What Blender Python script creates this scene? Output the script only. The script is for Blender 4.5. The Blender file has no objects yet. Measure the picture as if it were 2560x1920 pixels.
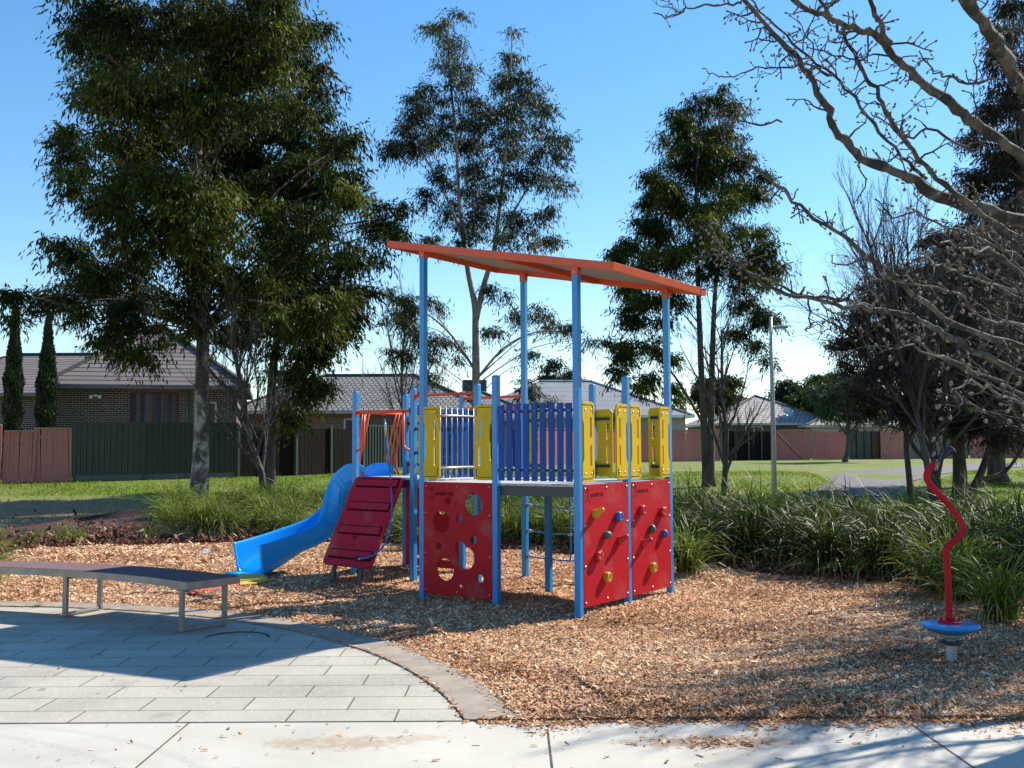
import bpy, math, random
import numpy as np
from mathutils import Vector, Matrix
R = math.radians
C = bpy.context.scene.collection
SC = bpy.context.scene
random.seed(7); RNG = np.random.default_rng(11)

# ------------------------------------------------------------------ camera
F_PX, PITCH, ROLL, EYE = 2481.5, 0.0644, -0.0051, 1.55
cam = bpy.data.cameras.new('camera'); camo = bpy.data.objects.new('camera', cam); C.objects.link(camo)
cam.sensor_width = 36; cam.lens = F_PX / 2560 * 36; cam.clip_start = .05; cam.clip_end = 2000
cs, sn = math.cos(ROLL), math.sin(ROLL); cp, sp = math.cos(PITCH), math.sin(PITCH)
R0, U0, F0 = Vector((1, 0, 0)), Vector((0, -sp, cp)), Vector((0, cp, sp))
XR = R0 * cs + U0 * sn; YU = U0 * cs - R0 * sn
camo.matrix_world = Matrix(((XR.x, YU.x, -F0.x, 0), (XR.y, YU.y, -F0.y, 0), (XR.z, YU.z, -F0.z, EYE), (0, 0, 0, 1)))
cam.dof.use_dof = True; cam.dof.focus_distance = 10.5; cam.dof.aperture_fstop = 13
SC.camera = camo
# ------------------------------------------------------------------ sky and sun
SUN_EL, SUN_AZ = R(40.0), R(54.5)
w = bpy.data.worlds.new('World'); SC.world = w; w.use_nodes = True
nt = w.node_tree; bg = nt.nodes['Background']
sky = nt.nodes.new('ShaderNodeTexSky'); sky.sky_type = 'NISHITA'; sky.sun_disc = False
sky.sun_elevation = SUN_EL; sky.sun_rotation = SUN_AZ; sky.altitude = 50; sky.air_density = 1.1; sky.dust_density = .0; sky.ozone_density = 3
hs = nt.nodes.new('ShaderNodeHueSaturation'); hs.inputs['Saturation'].default_value = 1.33; gm = nt.nodes.new('ShaderNodeGamma'); gm.inputs[1].default_value = .86; nt.links.new(sky.outputs[0], gm.inputs[0]); nt.links.new(gm.outputs[0], hs.inputs['Color']); nt.links.new(hs.outputs[0], bg.inputs[0]); bg.inputs[1].default_value = .14
sl = bpy.data.lights.new('sun', 'SUN'); sl.energy = 5.0; sl.angle = R(.5); sl.color = (1, .93, .81)
so = bpy.data.objects.new('sun', sl); C.objects.link(so)
sdir = Vector((math.sin(SUN_AZ) * math.cos(SUN_EL), math.cos(SUN_AZ) * math.cos(SUN_EL), math.sin(SUN_EL)))
so.rotation_euler = sdir.to_track_quat('Z', 'Y').to_euler(); so.location = (10, 8, 12)
vs = SC.view_settings; vs.view_transform = 'Standard'; vs.look = 'None'; vs.gamma = 1; vs.exposure = .83

# ------------------------------------------------------------------ geometry helpers
def ray(px, py):
    x, y = px - 1280, py - 960
    x, y = cs * x + sn * y, -sn * x + cs * y
    v = -y / F_PX
    return Vector((x / F_PX, cp - v * sp, sp + v * cp))
def at(px, py, Y):
    r = ray(px, py); k = Y / r.y
    return Vector((r.x * k, Y, EYE + r.z * k))
def atd(px, py, Y): return at(px * 1.1573, py * 1.1573, Y)
def gz(x, y):
    if y < 15: return 0.
    if y < 35:
        t = (y - 15) / 20; return .58 * (t * t * (1.6 - .6 * t))
    return .58 + min(1, (y - 35) / 30) * .2
def ground_px(px, py):
    z = 0
    for i in range(12):
        r = ray(px, py); k = (z - EYE) / r.z; x, y = r.x * k, r.y * k; z = gz(x, y)
    return Vector((x, y, z))

def tag(o, label=None, cat=None, group=None, kind=None):
    if label: o['label'] = label
    if cat: o['category'] = cat
    if group: o['group'] = group
    if kind: o['kind'] = kind
    return o
def empty(name, loc=(0, 0, 0), rz=0, parent=None):
    o = bpy.data.objects.new(name, None); C.objects.link(o); o.location = loc; o.rotation_euler.z = rz
    o.empty_display_size = .1
    if parent: o.parent = parent
    return o
def copy_tree(o, parent=None):
    c = o.copy(); C.objects.link(c)
    if parent: c.parent = parent
    for ch in [x for x in o.children]: copy_tree(ch, c)
    return c
def np_mesh(name, V, k, mats, parent=None, rnd=None, smooth=False, uv=None, link=True):
    """V: (n*k,3) verts, every k consecutive verts one face"""
    V = np.asarray(V, dtype=np.float32).reshape(-1, 3); n = len(V) // k
    me = bpy.data.meshes.new(name)
    me.vertices.add(len(V)); me.vertices.foreach_set('co', V.ravel())
    me.loops.add(len(V)); me.loops.foreach_set('vertex_index', np.arange(len(V), dtype=np.int32))
    me.polygons.add(n); me.polygons.foreach_set('loop_start', np.arange(0, len(V), k, dtype=np.int32))
    me.polygons.foreach_set('loop_total', np.full(n, k, dtype=np.int32))
    me.update(calc_edges=True)
    if rnd is not None:
        a = me.attributes.new('rnd', 'FLOAT', 'FACE'); a.data.foreach_set('value', np.asarray(rnd, dtype=np.float32))
    if uv is not None:
        l = me.uv_layers.new(name='UVMap'); l.data.foreach_set('uv', np.asarray(uv, dtype=np.float32).ravel())
    for m in (mats if isinstance(mats, (list, tuple)) else [mats]): me.materials.append(m)
    if smooth: me.polygons.foreach_set('use_smooth', np.ones(n, dtype=bool))
    if not link: return me
    o = bpy.data.objects.new(name, me); C.objects.link(o)
    if parent: o.parent = parent
    return o

class MB:
    def __init__(s): s.v = []; s.f = []; s.m = []; s.s = []; s.cur = 0; s.sm = False
    def add(s, vs, fs, sm=None):
        b = len(s.v); s.v += [tuple(v) for v in vs]
        for f in fs: s.f.append([b + i for i in f]); s.m.append(s.cur); s.s.append(s.sm if sm is None else sm)
        return s
    def box(s, c, d, M=None):
        c = Vector(c); h = Vector(d) / 2
        vs = [Vector((c.x + sx * h.x, c.y + sy * h.y, c.z + sz * h.z)) for sz in (-1, 1) for sy in (-1, 1) for sx in (-1, 1)]
        if M is not None: vs = [M @ v for v in vs]
        return s.add(vs, [(0, 2, 3, 1), (4, 5, 7, 6), (0, 1, 5, 4), (2, 6, 7, 3), (0, 4, 6, 2), (1, 3, 7, 5)], False)
    def bar(s, p0, p1, w, h, up=Vector((0, 0, 1))):
        p0, p1 = Vector(p0), Vector(p1); d = (p1 - p0).normalized(); a = d.cross(up)
        if a.length < 1e-4: a = d.cross(Vector((1, 0, 0)))
        a.normalize(); b = a.cross(d).normalized(); a, b = a * w / 2, b * h / 2
        vs = [p + q for p in (p0, p1) for q in (-a - b, a - b, a + b, -a + b)]
        return s.add(vs, [(3, 2, 1, 0), (4, 5, 6, 7), (0, 1, 5, 4), (1, 2, 6, 5), (2, 3, 7, 6), (3, 0, 4, 7)], False)
    def tube(s, pts, r, n=8, caps=True):
        pts = [Vector(p) for p in pts]; N = len(pts)
        if not isinstance(r, (list, tuple)): r = [r] * N
        t0 = (pts[1] - pts[0]).normalized(); a = t0.orthogonal().normalized(); vs = []
        for i, p in enumerate(pts):
            t = (pts[min(i + 1, N - 1)] - pts[max(i - 1, 0)]).normalized()
            a = (a - t * a.dot(t)); a = a.normalized() if a.length > 1e-6 else t.orthogonal().normalized(); b = t.cross(a)
            for k in range(n):
                th = 2 * math.pi * k / n; vs.append(p + (a * math.cos(th) + b * math.sin(th)) * r[i])
        fs = [(i * n + k, i * n + (k + 1) % n, (i + 1) * n + (k + 1) % n, (i + 1) * n + k) for i in range(N - 1) for k in range(n)]
        s.add(vs, fs, True)
        if caps: b = len(s.v) - len(vs); s.f += [[b + k for k in range(n)][::-1], [b + (N - 1) * n + k for k in range(n)]]; s.m += [s.cur] * 2; s.s += [False] * 2
        return s
    def lathe(s, prof, M, n=24):
        vs = [M @ Vector((r * math.cos(2 * math.pi * k / n), r * math.sin(2 * math.pi * k / n), z)) for r, z in prof for k in range(n)]
        fs = [(i * n + k, i * n + (k + 1) % n, (i + 1) * n + (k + 1) % n, (i + 1) * n + k) for i in range(len(prof) - 1) for k in range(n)]
        return s.add(vs, fs, True)
    def mesh(s, me, M=Matrix.Identity(4)):
        return s.add([M @ v.co for v in me.vertices], [tuple(p.vertices) for p in me.polygons], False)
    def build(s, name, mats, parent=None, bevel=0, link=True, uvm=None):
        me = bpy.data.meshes.new(name); me.from_pydata(s.v, [], s.f)
        for m in (mats if isinstance(mats, (list, tuple)) else [mats]): me.materials.append(m)
        me.polygons.foreach_set('material_index', s.m); me.polygons.foreach_set('use_smooth', s.s)
        if uvm:
            l = me.uv_layers.new(name='UVMap')
            for i, lp in enumerate(me.loops): l.data[i].uv = uvm(me.vertices[lp.vertex_index].co)
        me.update()
        if not link: return me
        o = bpy.data.objects.new(name, me); C.objects.link(o)
        if parent: o.parent = parent
        if bevel:
            b = o.modifiers.new('bevel', 'BEVEL'); b.width = bevel; b.segments = 2; b.limit_method = 'ANGLE'; b.angle_limit = R(40)
        return o

def rrect(x0, y0, x1, y1, r, n=5):
    P = []
    for cx, cy, a in ((x1 - r, y1 - r, 0), (x0 + r, y1 - r, 90), (x0 + r, y0 + r, 180), (x1 - r, y0 + r, 270)):
        for k in range(n + 1):
            t = R(a + 90 * k / n); P.append((cx + r * math.cos(t), cy + r * math.sin(t)))
    return P
def ell(cx, cy, rx, ry, n=28): return [(cx + rx * math.cos(2 * math.pi * k / n), cy + ry * math.sin(2 * math.pi * k / n)) for k in range(n)]
def plate_mesh(polys, thick, bev=.002):
    cu = bpy.data.curves.new('plate', 'CURVE'); cu.dimensions = '2D'; cu.fill_mode = 'BOTH'; cu.extrude = thick / 2 - bev; cu.bevel_depth = bev; cu.bevel_resolution = 1
    cu.offset = -bev
    for P in polys:
        s = cu.splines.new('POLY'); s.points.add(len(P) - 1); s.use_cyclic_u = True
        for i, (x, y) in enumerate(P): s.points[i].co = (x, y, 0, 1)
    o = bpy.data.objects.new('t', cu); me = bpy.data.meshes.new_from_object(o); bpy.data.objects.remove(o); return me
def text_mesh(txt, size, ext=.001):
    cu = bpy.data.curves.new('t', 'FONT'); cu.body = txt; cu.size = size; cu.extrude = ext; cu.offset = size * .035; cu.space_character = 1.05
    o = bpy.data.objects.new('t', cu); me = bpy.data.meshes.new_from_object(o); bpy.data.objects.remove(o); return me
def frame(o, x, y):   # matrix with local x,y axes
    x = Vector(x).normalized(); y = Vector(y).normalized(); z = x.cross(y); o = Vector(o)
    return Matrix(((x.x, y.x, z.x, o.x), (x.y, y.y, z.y, o.y), (x.z, y.z, z.z, o.z), (0, 0, 0, 1)))

# ------------------------------------------------------------------ materials
def nodes(name):
    m = bpy.data.materials.new(name); m.use_nodes = True; t = m.node_tree; return m, t, t.nodes['Principled BSDF']
def N(t, typ, **kw):
    n = t.nodes.new(typ)
    for k, v in kw.items():
        if k.startswith('_'): setattr(n, k[1:], v)
        else: n.inputs[k.replace('__', ' ')].default_value = v
    return n
def ramp(t, fac, stops, interp='LINEAR'):
    r = t.nodes.new('ShaderNodeValToRGB'); r.color_ramp.interpolation = interp
    e = r.color_ramp.elements
    while len(e) < len(stops): e.new(.5)
    for el, (p, c) in zip(e, stops): el.position = p; el.color = (*c, 1)
    t.links.new(fac, r.inputs[0]); return r.outputs[0]
def mixc(t, fac, a, b, mode='MIX'):
    n = t.nodes.new('ShaderNodeMix'); n.data_type = 'RGBA'; n.blend_type = mode
    for inp, val in ((n.inputs[0], fac), (n.inputs[6], a), (n.inputs[7], b)):
        if isinstance(val, bpy.types.NodeSocket): t.links.new(val, inp)
        elif isinstance(val, tuple): inp.default_value = (*val, 1)
        else: inp.default_value = val
    return n.outputs[2]
def math_(t, op, a, b=None, clamp=False):
    n = t.nodes.new('ShaderNodeMath'); n.operation = op; n.use_clamp = clamp
    for i, val in enumerate((a, b)):
        if val is None: continue
        if isinstance(val, bpy.types.NodeSocket): t.links.new(val, n.inputs[i])
        else: n.inputs[i].default_value = val
    return n.outputs[0]
def noise(t, scale, detail=4, vec=None, rough=.55, dist=0):
    n = N(t, 'ShaderNodeTexNoise', Scale=scale, Detail=detail, Roughness=rough, Distortion=dist)
    if vec is not None: t.links.new(vec, n.inputs['Vector'])
    return n.outputs['Fac']
def coord(t, which='Object', scale=None):
    c = t.nodes.new('ShaderNodeTexCoord').outputs[which]
    if scale:
        m = t.nodes.new('ShaderNodeMapping'); m.inputs['Scale'].default_value = scale; t.links.new(c, m.inputs[0]); return m.outputs[0]
    return c
def bump(t, b, h, strength=.3, dist=.01):
    n = N(t, 'ShaderNodeBump', Strength=strength, Distance=dist); t.links.new(h, n.inputs['Height']); t.links.new(n.outputs[0], b.inputs['Normal'])
def simple(name, col, rough=.5, var=.15, scale=8, metal=0, spec=.5, bmp=0, bscale=60, dirt=0):
    m, t, b = nodes(name); co = coord(t)
    f = noise(t, scale, 5, co)
    c = ramp(t, f, [(.3, tuple(x * (1 - var) for x in col)), (.7, tuple(min(1, x * (1 + var)) for x in col))])
    if dirt:
        g = ramp(t, noise(t, 2.3, 6, co), [(.52, (0, 0, 0)), (.72, (1, 1, 1))])
        c = mixc(t, math_(t, 'MULTIPLY', g, dirt), c, (.25, .2, .16))
    t.links.new(c, b.inputs['Base Color']); b.inputs['Roughness'].default_value = rough; b.inputs['Metallic'].default_value = metal
    b.inputs['Specular IOR Level'].default_value = spec
    if bmp: bump(t, b, noise(t, bscale, 4, co), bmp, .004)
    return m
def leafmat(name, stops, rough=.42, transl=.3, spec=.5):
    m, t, b = nodes(name); a = t.nodes.new('ShaderNodeAttribute'); a.attribute_name = 'rnd'
    c = ramp(t, a.outputs['Fac'], stops); t.links.new(c, b.inputs['Base Color']); b.inputs['Roughness'].default_value = rough
    b.inputs['Specular IOR Level'].default_value = spec
    tr = t.nodes.new('ShaderNodeBsdfTranslucent'); t.links.new(mixc(t, .75, c, (.5, .6, .08), 'MULTIPLY') if False else c, tr.inputs[0])
    mx = t.nodes.new('ShaderNodeMixShader'); mx.inputs[0].default_value = transl
    t.links.new(b.outputs[0], mx.inputs[1]); t.links.new(tr.outputs[0], mx.inputs[2]); t.links.new(mx.outputs[0], t.nodes['Material Output'].inputs[0])
    return m
M = {}
M['blue_post'] = simple('blue_paint', (.022, .23, .56), .27, .06, 3, spec=.55, dirt=.08)
M['blue_slat'] = simple('blue_plastic', (.003, .06, .30), .4, .06, 5, bmp=.1, bscale=200, spec=.25)
M['white_edge'] = simple('pale_plastic', (.55, .6, .66), .4, .1)
M['yellow'] = simple('yellow_plastic', (.66, .43, .006), .5, .07, 4, bmp=.12, bscale=250, dirt=.38, spec=.22)
M['red'] = simple('red_plastic', (.42, .005, .014), .5, .08, 3, bmp=.15, bscale=220, dirt=.42, spec=.2)
M['dark_red'] = simple('dark_red_groove', (.022, .003, .004), .7, spec=.1)
M['wine'] = simple('wine_red_plastic', (.40, .005, .026), .5, .08, 3, bmp=.15, bscale=220, dirt=.42, spec=.2)
M['orange'] = simple('orange_paint', (.66, .085, .02), .42, .07, 4, dirt=.08)
M['black'] = simple('black_plastic', (.012, .012, .013), .5)
M['darkgrey'] = simple('dark_grey_metal', (.045, .048, .05), .45, .1)
M['steel'] = simple('steel', (.45, .45, .44), .38, .12, 12, metal=.8)
M['galv'] = simple('galvanised_steel', (.42, .43, .44), .45, .2, 20, metal=.6, dirt=.3)
M['bench_steel'] = simple('bench_steel', (.27, .255, .235), .45, .2, 9, metal=.75, dirt=.4)
M['slide'] = simple('slide_plastic', (.004, .33, .86), .33, .04, 3, spec=.4)
M['green'] = simple('green_plastic', (.01, .12, .07), .5)
M['holdblue'] = simple('hold_blue', (.02, .1, .36), .5)
M['holdred'] = simple('hold_red', (.46, .012, .02), .5)
M['holdyellow'] = simple('hold_yellow', (.5, .27, .015), .5)
M['rope'] = simple('blue_rope', (.03, .16, .5), .7, .4, 90, bmp=.5, bscale=300)
M['deck'] = simple('speckled_deck', (.4, .41, .42), .6, .45, 40, bmp=.3, bscale=80)
def ribbed(name, col, sx):
    m, t, b = nodes(name); co = coord(t, 'Object'); wv = N(t, 'ShaderNodeTexWave', Scale=sx, Distortion=.3); wv.bands_direction = 'Y'; t.links.new(co, wv.inputs[0])
    c = mixc(t, wv.outputs['Fac'], tuple(x * .75 for x in col), col); t.links.new(c, b.inputs['Base Color']); b.inputs['Roughness'].default_value = .55; bump(t, b, wv.outputs['Fac'], .5, .02); return m
M['roof_under'] = ribbed('cream_roof_sheet', (.34, .295, .26), 3.2)
# wood / fences
def plank(name, col, var=.4, sc=(9, 9, .6)):
    m, t, b = nodes(name); co = coord(t, 'Object', sc); f = noise(t, 3, 6, co); g = noise(t, .7, 3, coord(t))
    c = ramp(t, f, [(.25, tuple(x * (1 - var) for x in col)), (.75, tuple(min(1, x * (1 + var)) for x in col))])
    c = mixc(t, math_(t, 'MULTIPLY', g, .5), c, tuple(x * .6 for x in col)); t.links.new(c, b.inputs['Base Color']); b.inputs['Roughness'].default_value = .95; b.inputs['Specular IOR Level'].default_value = .05; return m
M['pink_paling'] = plank('faded_red_paling', (.5, .205, .185), .15)
M['grey_paling'] = plank('weathered_grey_paling', (.018, .0155, .013), .5)
M['pale_paling'] = plank('pale_grey_paling', (.22, .2, .18), .4)
M['colorbond'] = simple('green_steel_sheet', (.026, .042, .038), .45, .12, 2)
M['plinth'] = simple('grey_plinth', (.13, .135, .13), .8, .2)
M['capping'] = plank('capping', (.42, .36, .33), .3)
M['purple_slat'] = plank('purple_slat', (.2, .13, .14), .3)
# leaves
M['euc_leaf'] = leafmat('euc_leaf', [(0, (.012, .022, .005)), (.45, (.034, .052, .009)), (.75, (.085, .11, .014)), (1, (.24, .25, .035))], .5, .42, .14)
M['euc_leaf2'] = leafmat('grey_euc_leaf', [(0, (.016, .028, .018)), (.6, (.038, .056, .03)), (.9, (.1, .105, .045)), (1, (.18, .14, .055))], .5, .35, .18)
M['acacia_leaf'] = leafmat('acacia_leaf', [(0, (.01, .02, .004)), (.55, (.034, .056, .008)), (1, (.17, .2, .022))], .5, .4, .15)
M['dark_leaf'] = leafmat('dark_leaf', [(0, (.028, .022, .018)), (.6, (.06, .05, .038)), (1, (.12, .1, .065))], .55, .3, .15)
M['bright_leaf'] = leafmat('bright_leaf', [(0, (.04, .065, .02)), (.6, (.08, .12, .03)), (1, (.17, .2, .06))], .5, .3)
M['cypress_leaf'] = leafmat('cypress_leaf', [(0, (.01, .022, .01)), (1, (.035, .06, .02))], .6, .1)
M['tussock'] = leafmat('tussock_blade', [(0, (.04, .065, .01)), (.5, (.11, .16, .022)), (.78, (.24, .28, .035)), (.9, (.33, .3, .1)), (1, (.4, .32, .17))], .5, .35, .2)
M['dark_tussock'] = leafmat('dark_tussock_blade', [(0, (.014, .028, .006)), (.6, (.036, .062, .011)), (.85, (.12, .155, .018)), (1, (.3, .26, .13))], .48, .3, .2)
M['dry_tussock'] = leafmat('dry_tussock_blade', [(0, (.06, .08, .025)), (.5, (.16, .18, .06)), (1, (.38, .33, .2))], .5, .3)
M['grass_blade'] = leafmat('grass_blade', [(0, (.1, .17, .012)), (.5, (.17, .245, .022)), (.85, (.29, .36, .05)), (1, (.45, .4, .17))], .6, .45, .1)
M['chip'] = leafmat('wood_chip', [(0, (.12, .04, .017)), (.28, (.34, .155, .075)), (.6, (.66, .385, .22)), (1, (.93, .72, .48))], 1, 0, 0)
M['darkchip'] = leafmat('bark_chip', [(0, (.05, .022, .014)), (.5, (.13, .055, .035)), (.9, (.26, .13, .08)), (1, (.4, .3, .22))], .85, 0, .2)
def bark(name, c1, c2, c3=None, scale=3, stretch=.5):
    m, t, b = nodes(name); co = coord(t, 'Object', (1, 1, stretch)); f = noise(t, scale, 5, co, .6, .6); g = noise(t, scale * 6, 5, co)
    c = ramp(t, f, [(.42, c1), (.5, c2), (.58, c3 or c2)]); c = mixc(t, .5, c, ramp(t, g, [(.3, (.35, .35, .35)), (.7, (1, 1, 1))]), 'MULTIPLY')
    t.links.new(c, b.inputs['Base Color']); b.inputs['Roughness'].default_value = .85; bump(t, b, g, .6, .03); return m
M['gum_bark'] = bark('gum_bark', (.085, .066, .06), (.17, .14, .125), (.5, .43, .36), 3.2, .7)
M['smooth_bark'] = bark('smooth_bark', (.24, .2, .17), (.34, .29, .25), None, 2.5, .4)
M['rough_bark'] = bark('rough_bark', (.05, .04, .034), (.1, .08, .068), None, 5, .25)
M['twig'] = bark('twig_bark', (.07, .053, .045), (.125, .1, .085), None, 9, .5)
M['pear_bark'] = bark('pear_bark', (.035, .028, .025), (.075, .062, .055), (.14, .12, .105), 9, .6)
M['bud'] = simple('bud', (.17, .125, .105), .8)

def ground_mat():
    m, t, b = nodes('lawn'); co = coord(t)
    sep = t.nodes.new('ShaderNodeSeparateXYZ'); t.links.new(co, sep.inputs[0]); x, y = sep.outputs[0], sep.outputs[1]
    n1 = noise(t, .35, 5, co); n2 = noise(t, 6, 6, co); n3 = noise(t, 45, 4, co)
    green = ramp(t, n2, [(.3, (.1, .15, .015)), (.7, (.2, .26, .03))]); green = mixc(t, .5, green, ramp(t, n3, [(.3, (.5, .5, .4)), (.7, (1, 1, 1))]), 'MULTIPLY')
    dry = ramp(t, n2, [(.3, (.24, .135, .07)), (.7, (.46, .3, .165))]); dry = mixc(t, .5, dry, ramp(t, n3, [(.3, (.5, .5, .45)), (.7, (1, 1, 1))]), 'MULTIPLY')
    # worn dirt under the big gum: left of x=-4, nearer than y=29
    a = math_(t, 'MULTIPLY', math_(t, 'SUBTRACT', 28.6, y), .45, True)
    d = math_(t, 'MULTIPLY', math_(t, 'SUBTRACT', -5.5, x), .4, True)
    k = math_(t, 'MULTIPLY', a, d)
    k = math_(t, 'ADD', k, math_(t, 'MULTIPLY', math_(t, 'SUBTRACT', n1, .5), 1.2), True)
    k = math_(t, 'MULTIPLY', k, math_(t, 'MULTIPLY', math_(t, 'SUBTRACT', 33, y), .5, True), True)
    q = ramp(t, n1, [(.5, (0, 0, 0)), (.66, (.6, .6, .6))])
    k = math_(t, 'MAXIMUM', k, math_(t, 'MULTIPLY', q, math_(t, 'MULTIPLY', math_(t, 'ADD', x, -3), .2, True)))
    t.links.new(mixc(t, k, green, dry), b.inputs['Base Color']); b.inputs['Roughness'].default_value = .95; bump(t, b, n3, .8, .05); return m
M['lawn'] = ground_mat()
def mulch_mat():
    m, t, b = nodes('mulch'); co = coord(t); mp = t.nodes.new('ShaderNodeMapping'); t.links.new(co, mp.inputs[0])
    n0 = N(t, 'ShaderNodeTexNoise', Scale=3.0, Detail=2.0); t.links.new(co, n0.inputs[0])
    ad = t.nodes.new('ShaderNodeVectorMath'); ad.operation = 'ADD'; sc_ = t.nodes.new('ShaderNodeVectorMath'); sc_.operation = 'SCALE'; sc_.inputs[3].default_value = .25
    t.links.new(n0.outputs[1], sc_.inputs[0]); t.links.new(co, ad.inputs[0]); t.links.new(sc_.outputs[0], ad.inputs[1])
    v = N(t, 'ShaderNodeTexVoronoi', Scale=1.0); mm = t.nodes.new('ShaderNodeMapping'); mm.inputs['Scale'].default_value = (42, 75, 60); mm.inputs['Rotation'].default_value = (0, 0, .5)
    t.links.new(ad.outputs[0], mm.inputs[0]); t.links.new(mm.outputs[0], v.inputs['Vector'])
    sp_ = t.nodes.new('ShaderNodeSeparateColor'); t.links.new(v.outputs['Color'], sp_.inputs[0])
    c = ramp(t, sp_.outputs[0], [(0, (.13, .045, .018)), (.3, (.36, .16, .07)), (.65, (.62, .35, .18)), (1, (.85, .6, .35))])
    c = mixc(t, ramp(t, v.outputs['Distance'], [(.3, (0, 0, 0)), (.75, (.8, .8, .8))]), c, (.06, .03, .018))
    t.links.new(c, b.inputs['Base Color']); b.inputs['Roughness'].default_value = .9; bump(t, b, sp_.outputs[0], .7, .02); return m
M['mulch'] = mulch_mat()
def bed_mat():
    m, t, b = nodes('dark_bark'); co = coord(t); f = noise(t, 38, 6, co, .7)
    c = ramp(t, f, [(.3, (.02, .01, .007)), (.55, (.075, .033, .022)), (.75, (.16, .08, .05))]); t.links.new(c, b.inputs['Base Color']); b.inputs['Roughness'].default_value = .95; bump(t, b, f, 1, .05); return m
M['bed'] = bed_mat()
def concrete():
    m, t, b = nodes('concrete'); co = coord(t)
    f = noise(t, 1.3, 6, co); g = noise(t, 90, 4, co); h = noise(t, 9, 5, co)
    c = ramp(t, f, [(.3, (.43, .405, .35)), (.7, (.53, .505, .44))]); c = mixc(t, .35, c, ramp(t, g, [(.3, (.7, .7, .7)), (.7, (1, 1, 1))]), 'MULTIPLY')
    c = mixc(t, ramp(t, h, [(.6, (0, 0, 0)), (.75, (.35, .35, .35))]), c, (.33, .29, .24))
    # faint brown spill stains
    st = ramp(t, noise(t, 1.1, 6, co, .7), [(.6, (0, 0, 0)), (.72, (.55, .55, .55))]); c = mixc(t, st, c, (.34, .28, .21))
    sx = t.nodes.new('ShaderNodeSeparateXYZ'); t.links.new(co, sx.inputs[0]); n3_ = noise(t, 7, 6, co, .7); n4_ = noise(t, 26, 5, co, .7)
    for (x0, y0, rx, ry, col, k0) in ((1.05, 5.33, .5, .14, (.2, .13, .085), .75), (-.95, 5.35, .42, .13, (.3, .2, .12), .6), (-.55, 5.42, .2, .08, (.36, .25, .15), .5), (-2.4, 5.1, .9, .25, (.36, .33, .28), .3)):
        dx = math_(t, 'DIVIDE', math_(t, 'SUBTRACT', sx.outputs[0], x0), rx); dy = math_(t, 'DIVIDE', math_(t, 'SUBTRACT', sx.outputs[1], y0), ry)
        d = math_(t, 'ADD', math_(t, 'MULTIPLY', dx, dx), math_(t, 'MULTIPLY', dy, dy)); d = math_(t, 'ADD', d, math_(t, 'MULTIPLY', math_(t, 'SUBTRACT', n3_, .5), 4)); d = math_(t, 'ADD', d, math_(t, 'MULTIPLY', math_(t, 'SUBTRACT', n4_, .5), 3))
        c = mixc(t, math_(t, 'MULTIPLY', math_(t, 'SUBTRACT', 1.1, d, True), k0, True), c, col)
    for (x0, y0, r0) in ((-3.6, 3.3, 2.35), (-3.45, 3.2, 2.6)):   # faint curved tyre scuffs
        dx = math_(t, 'SUBTRACT', sx.outputs[0], x0); dy = math_(t, 'SUBTRACT', sx.outputs[1], y0); rr_ = math_(t, 'SQRT', math_(t, 'ADD', math_(t, 'MULTIPLY', dx, dx), math_(t, 'MULTIPLY', dy, dy)))
        k = math_(t, 'MULTIPLY', math_(t, 'SUBTRACT', 1, math_(t, 'MULTIPLY', math_(t, 'ABSOLUTE', math_(t, 'SUBTRACT', rr_, r0)), 22), True), math_(t, 'MULTIPLY', n3_, .45)); c = mixc(t, k, c, (.26, .25, .23))
    t.links.new(c, b.inputs['Base Color']); b.inputs['Roughness'].default_value = .85; bump(t, b, g, .25, .004); return m
M['concrete'] = concrete()
def pavers():
    m, t, b = nodes('pavers'); co = coord(t); mp = t.nodes.new('ShaderNodeMapping'); mp.inputs['Location'].default_value = (.06, .03, 0); t.links.new(co, mp.inputs[0])
    br = N(t, 'ShaderNodeTexBrick', Scale=1.0, Mortar__Size=.0055, Brick__Width=.62, Row__Height=.302, Mortar__Smooth=.0); br.inputs['Color1'].default_value = (.42, .39, .325, 1); br.inputs['Color2'].default_value = (.49, .455, .38, 1); br.inputs['Mortar'].default_value = (.13, .115, .095, 1); br.inputs['Bias'].default_value = 0
    t.links.new(mp.outputs[0], br.inputs['Vector'])
    n1 = noise(t, 1.1, 5, co); v = N(t, 'ShaderNodeTexVoronoi', Scale=75.0); t.links.new(co, v.inputs[0])
    sp_ = t.nodes.new('ShaderNodeSeparateColor'); t.links.new(v.outputs['Color'], sp_.inputs[0])
    c = mixc(t, .8, br.outputs[0], ramp(t, n1, [(.25, (.6, .6, .6)), (.75, (1, 1, 1))]), 'MULTIPLY')
    k = math_(t, 'MULTIPLY', ramp(t, sp_.outputs[0], [(.84, (0, 0, 0)), (.9, (1, 1, 1))]), ramp(t, v.outputs['Distance'], [(.25, (1, 1, 1)), (.4, (0, 0, 0))]))
    k = math_(t, 'MULTIPLY', k, math_(t, 'SUBTRACT', 1, br.outputs[1]))
    c = mixc(t, math_(t, 'MULTIPLY', k, .7), c, (.75, .74, .7))
    c = mixc(t, ramp(t, noise(t, 2.6, 6, co, .65), [(.58, (0, 0, 0)), (.72, (.5, .5, .5))]), c, (.17, .16, .15))
    t.links.new(c, b.inputs['Base Color']); b.inputs['Roughness'].default_value = .7; bump(t, b, math_(t, 'SUBTRACT', 1, br.outputs[1]), .5, .006); return m
M['pavers'] = pavers()
M['kerb'] = simple('kerb_stone', (.29, .24, .19), .85, .22, 6, bmp=.4, bscale=120, dirt=.35)
M['asphalt'] = simple('park_path', (.11, .1, .098), .9, .15, 5, bmp=.3)
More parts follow.
